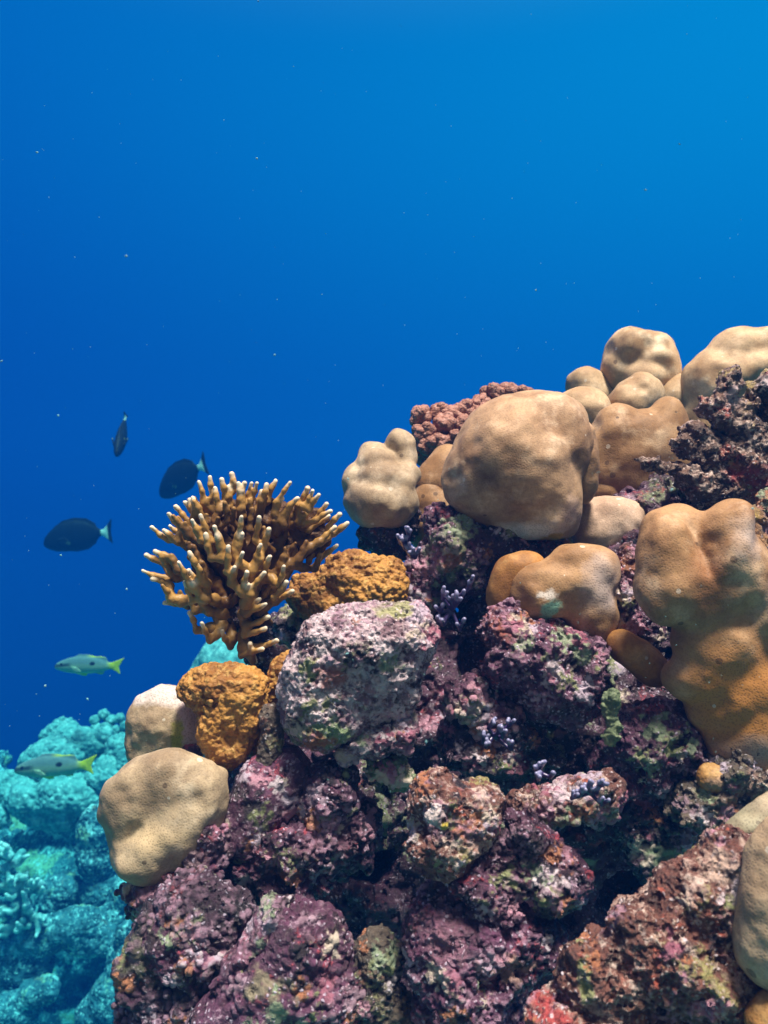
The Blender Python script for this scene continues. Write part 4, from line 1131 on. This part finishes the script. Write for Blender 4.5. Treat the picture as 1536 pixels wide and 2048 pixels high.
def scol(p):
    x, y = p[:, 0], p[:, 1]
    c_ = np.tile(np.array([0.005, 0.007, 0.007]), (len(p), 1))
    c_ += (sm(y, -10, 30) * 0.004)[:, None]
    w_ = (sm(x, 49, 52.5) * (1 - sm(x, 62, 66)))[:, None]
    c_ = c_ * (1 - w_) + np.array([0.62, 0.70, 0.62]) * w_
    sp_ = np.clip(1 - np.hypot(x + 12, y - 13) / 4.5, 0, 1)[:, None]
    return c_ * (1 - sp_) + np.array([0.30, 0.28, 0.08]) * sp_


GFH = 'dark surgeonfish with white tail bands'
fish('surgeonfish', 'dark oval fish with white tail band, level and farthest left in the blue', 'fish', 5.4, (152, 1072), SPROF, SFINS, SPEC, scol, rot(6), (-50, 2, 5.6, 3.2), GFH)
fish('surgeonfish', 'dark oval fish with tail raised, right behind the fire coral tips', 'fish', 5.4, (362, 957), SPROF, SFINS, SPEC, scol, rot(22, 30), (-50, 2, 5.6, 3.2), GFH)
fish('surgeonfish', 'dark narrow fish seen edge-on, diving head down with pale tail up', 'fish', 4.7, (243, 872), SPROF, SFINS, SPEC, scol,
     np.array([[-0.10, 0.16, 0.98], [-0.70, -0.10, 0.0], [0.70, -0.98, 0.16]]), (-50, 2, 5.6, 3.2), GFH)

# snapper, head at -70, tail at +68
NPROF = [(-70, 2, 6, 1), (-66, -3, 9, 3), (-56, -9, 12, 5.5), (-40, -15, 15, 7.5), (-18, -19, 17, 8.5), (4, -18, 16, 8), (24, -13, 12, 5.5), (36, -8, 8, 3.6), (44, -5.5, 5.5, 2.4), (50, -5, 5, 1.8)]
NFINS = [([(-30, -16), (-22, -22), (-4, -22), (12, -18), (22, -19), (33, -17), (36, -9), (30, -5), (0, -12)], 0.9),
         ([(10, 12), (20, 17), (28, 17), (30, 9), (20, 6)], 0.9), ([(-26, 14), (-12, 21), (-4, 20), (-8, 12)], 0.9),
         ([(42, -5), (50, -9), (70, -17), (62, -3), (59, 2), (62, 17), (50, 9), (42, 5)], 1.0)]
NPEC = [([(-34, 2), (-20, 3), (-12, 9), (-20, 12), (-32, 8)], 7.0, 0.3, 0.8)]


def ncol(p):
    x, y = p[:, 0], p[:, 1]
    back, belly = np.array([0.20, 0.23, 0.24]), np.array([0.52, 0.50, 0.38])
    t = sm(y, -12, 10)[:, None]
    c_ = back * (1 - t) + belly * t
    st = (0.5 + 0.5 * np.sin(y * 1.6 + x * 0.05)) * sm(y, -6, 0) * (1 - sm(x, 30, 44))
    c_ = c_ * (1 - 0.3 * st[:, None]) + np.array([0.55, 0.50, 0.05]) * 0.3 * st[:, None]
    yel = np.maximum(sm(x, 32, 46), np.maximum(sm(-y, 15.5, 19) * sm(x, -10, 14), sm(y, 13.5, 16)))[:, None]
    c_ = c_ * (1 - yel) + np.array([0.98, 0.66, 0.005]) * yel
    sp_ = np.clip((5.2 - np.hypot((x - 8) * 0.8, (y + 5) * 1.1)) / 2, 0, 1)[:, None]
    c_ = c_ * (1 - sp_) + np.array([0.02, 0.02, 0.02]) * sp_
    ds = (sm(-np.abs(y + 1 + 0.12 * (x + 50)), -4.5, -1.5) * (1 - sm(x, -44, -30)))[:, None] * 0.85
    return c_ * (1 - ds) + np.array([0.02, 0.03, 0.04]) * ds


GS = 'yellow-tailed snappers'
fish('snapper', 'slim yellow-tailed fish with dark side spot, swimming in open blue', 'fish', 4.4, (179, 1331), NPROF, NFINS, NPEC, ncol, rot(-1), (-54, -2, 4.6, 3.2), GS)
fish('snapper', 'bigger yellow-tailed fish gliding low in front of the far coral heads', 'fish', 3.7, (112, 1533), NPROF, NFINS, NPEC, ncol, rot(3) * 1.2, (-54, -2, 4.6, 3.2), GS)

# ------------------------------------------------------------------ drifting specks of plankton
m, b = new_mat('plankton')
finish(b, (0.20, 0.42, 0.44, 1), 0.8, 0.1)
rg = random.Random(11)
pv, pq = [], []
OCT = [(1, 0, 0), (-1, 0, 0), (0, 1, 0), (0, -1, 0), (0, 0, 1), (0, 0, -1)]
OF = [(0, 2, 4), (2, 1, 4), (1, 3, 4), (3, 0, 4), (2, 0, 5), (1, 2, 5), (3, 1, 5), (0, 3, 5)]
for i in range(340):
    d = rg.uniform(0.45, 1.6)
    x, y = rg.uniform(-20, 1560), rg.uniform(0, 1600)
    o_ = P(x, y, d)
    if o_[2] > 0.85:
        continue
    if y > 2250 - 1.12 * x and d > 0.6:
        d = 0.45
        o_ = P(x, y, d)
    r = (rg.uniform(0.4, 1.0) + (1.8 if rg.random() < 0.05 else 0)) * d / F
    el = rg.uniform(1, 1.9)
    k0 = len(pv)
    an = rg.uniform(0, 6.28)
    for u in OCT:
        w_ = np.array([u[0] * el, u[1] * 1.0, u[2]]) * r * np.array([1, rg.uniform(.7, 1.2), rg.uniform(.7, 1.2)])
        pv.append(o_ + np.array([w_[0] * math.cos(an) - w_[2] * math.sin(an), w_[1], w_[0] * math.sin(an) + w_[2] * math.cos(an)]))
    pq += [tuple(k0 + j for j in t_) for t_ in OF]
me = bpy.data.meshes.new('plankton')
me.from_pydata([tuple(v_) for v_ in pv], [], pq)
me.materials.append(m)
po = bpy.data.objects.new('plankton', me)
COL.objects.link(po)
tag(po, 'tiny pale specks of plankton drifting in the blue water', 'plankton', None, 'stuff')

# ------------------------------------------------------------------ the water itself: one closed box of even density
x0, x1, y0, y1, z0, z1 = -14.0, 4.0, -1.2, 18.5, -4.9, 1.4
hv = [(x, y, z) for x in (x0, x1) for y in (y0, y1) for z in (z0, z1)]
hf = [(0, 1, 3, 2), (4, 6, 7, 5), (0, 4, 5, 1), (2, 3, 7, 6), (0, 2, 6, 4), (1, 5, 7, 3)]
me = bpy.data.meshes.new('haze')
me.from_pydata(hv, [], hf)
m = bpy.data.materials.new('water_haze')
m.use_nodes = True
m.node_tree.nodes.clear()
b = NB(m.node_tree)
vol = b.n('ShaderNodeVolumePrincipled', {'Color': (0.001, 0.022, 0.10, 1), 'Absorption Color': (0.0, 0.66, 0.80, 1), 'Density': 0.40, 'Anisotropy': 0.0})
b.n('ShaderNodeOutputMaterial', {1: vol.outputs[0]})
me.materials.append(m)
ho = bpy.data.objects.new('haze', me)
COL.objects.link(ho)
tag(ho, 'clear blue sea water around the reef', 'water', None, 'stuff')
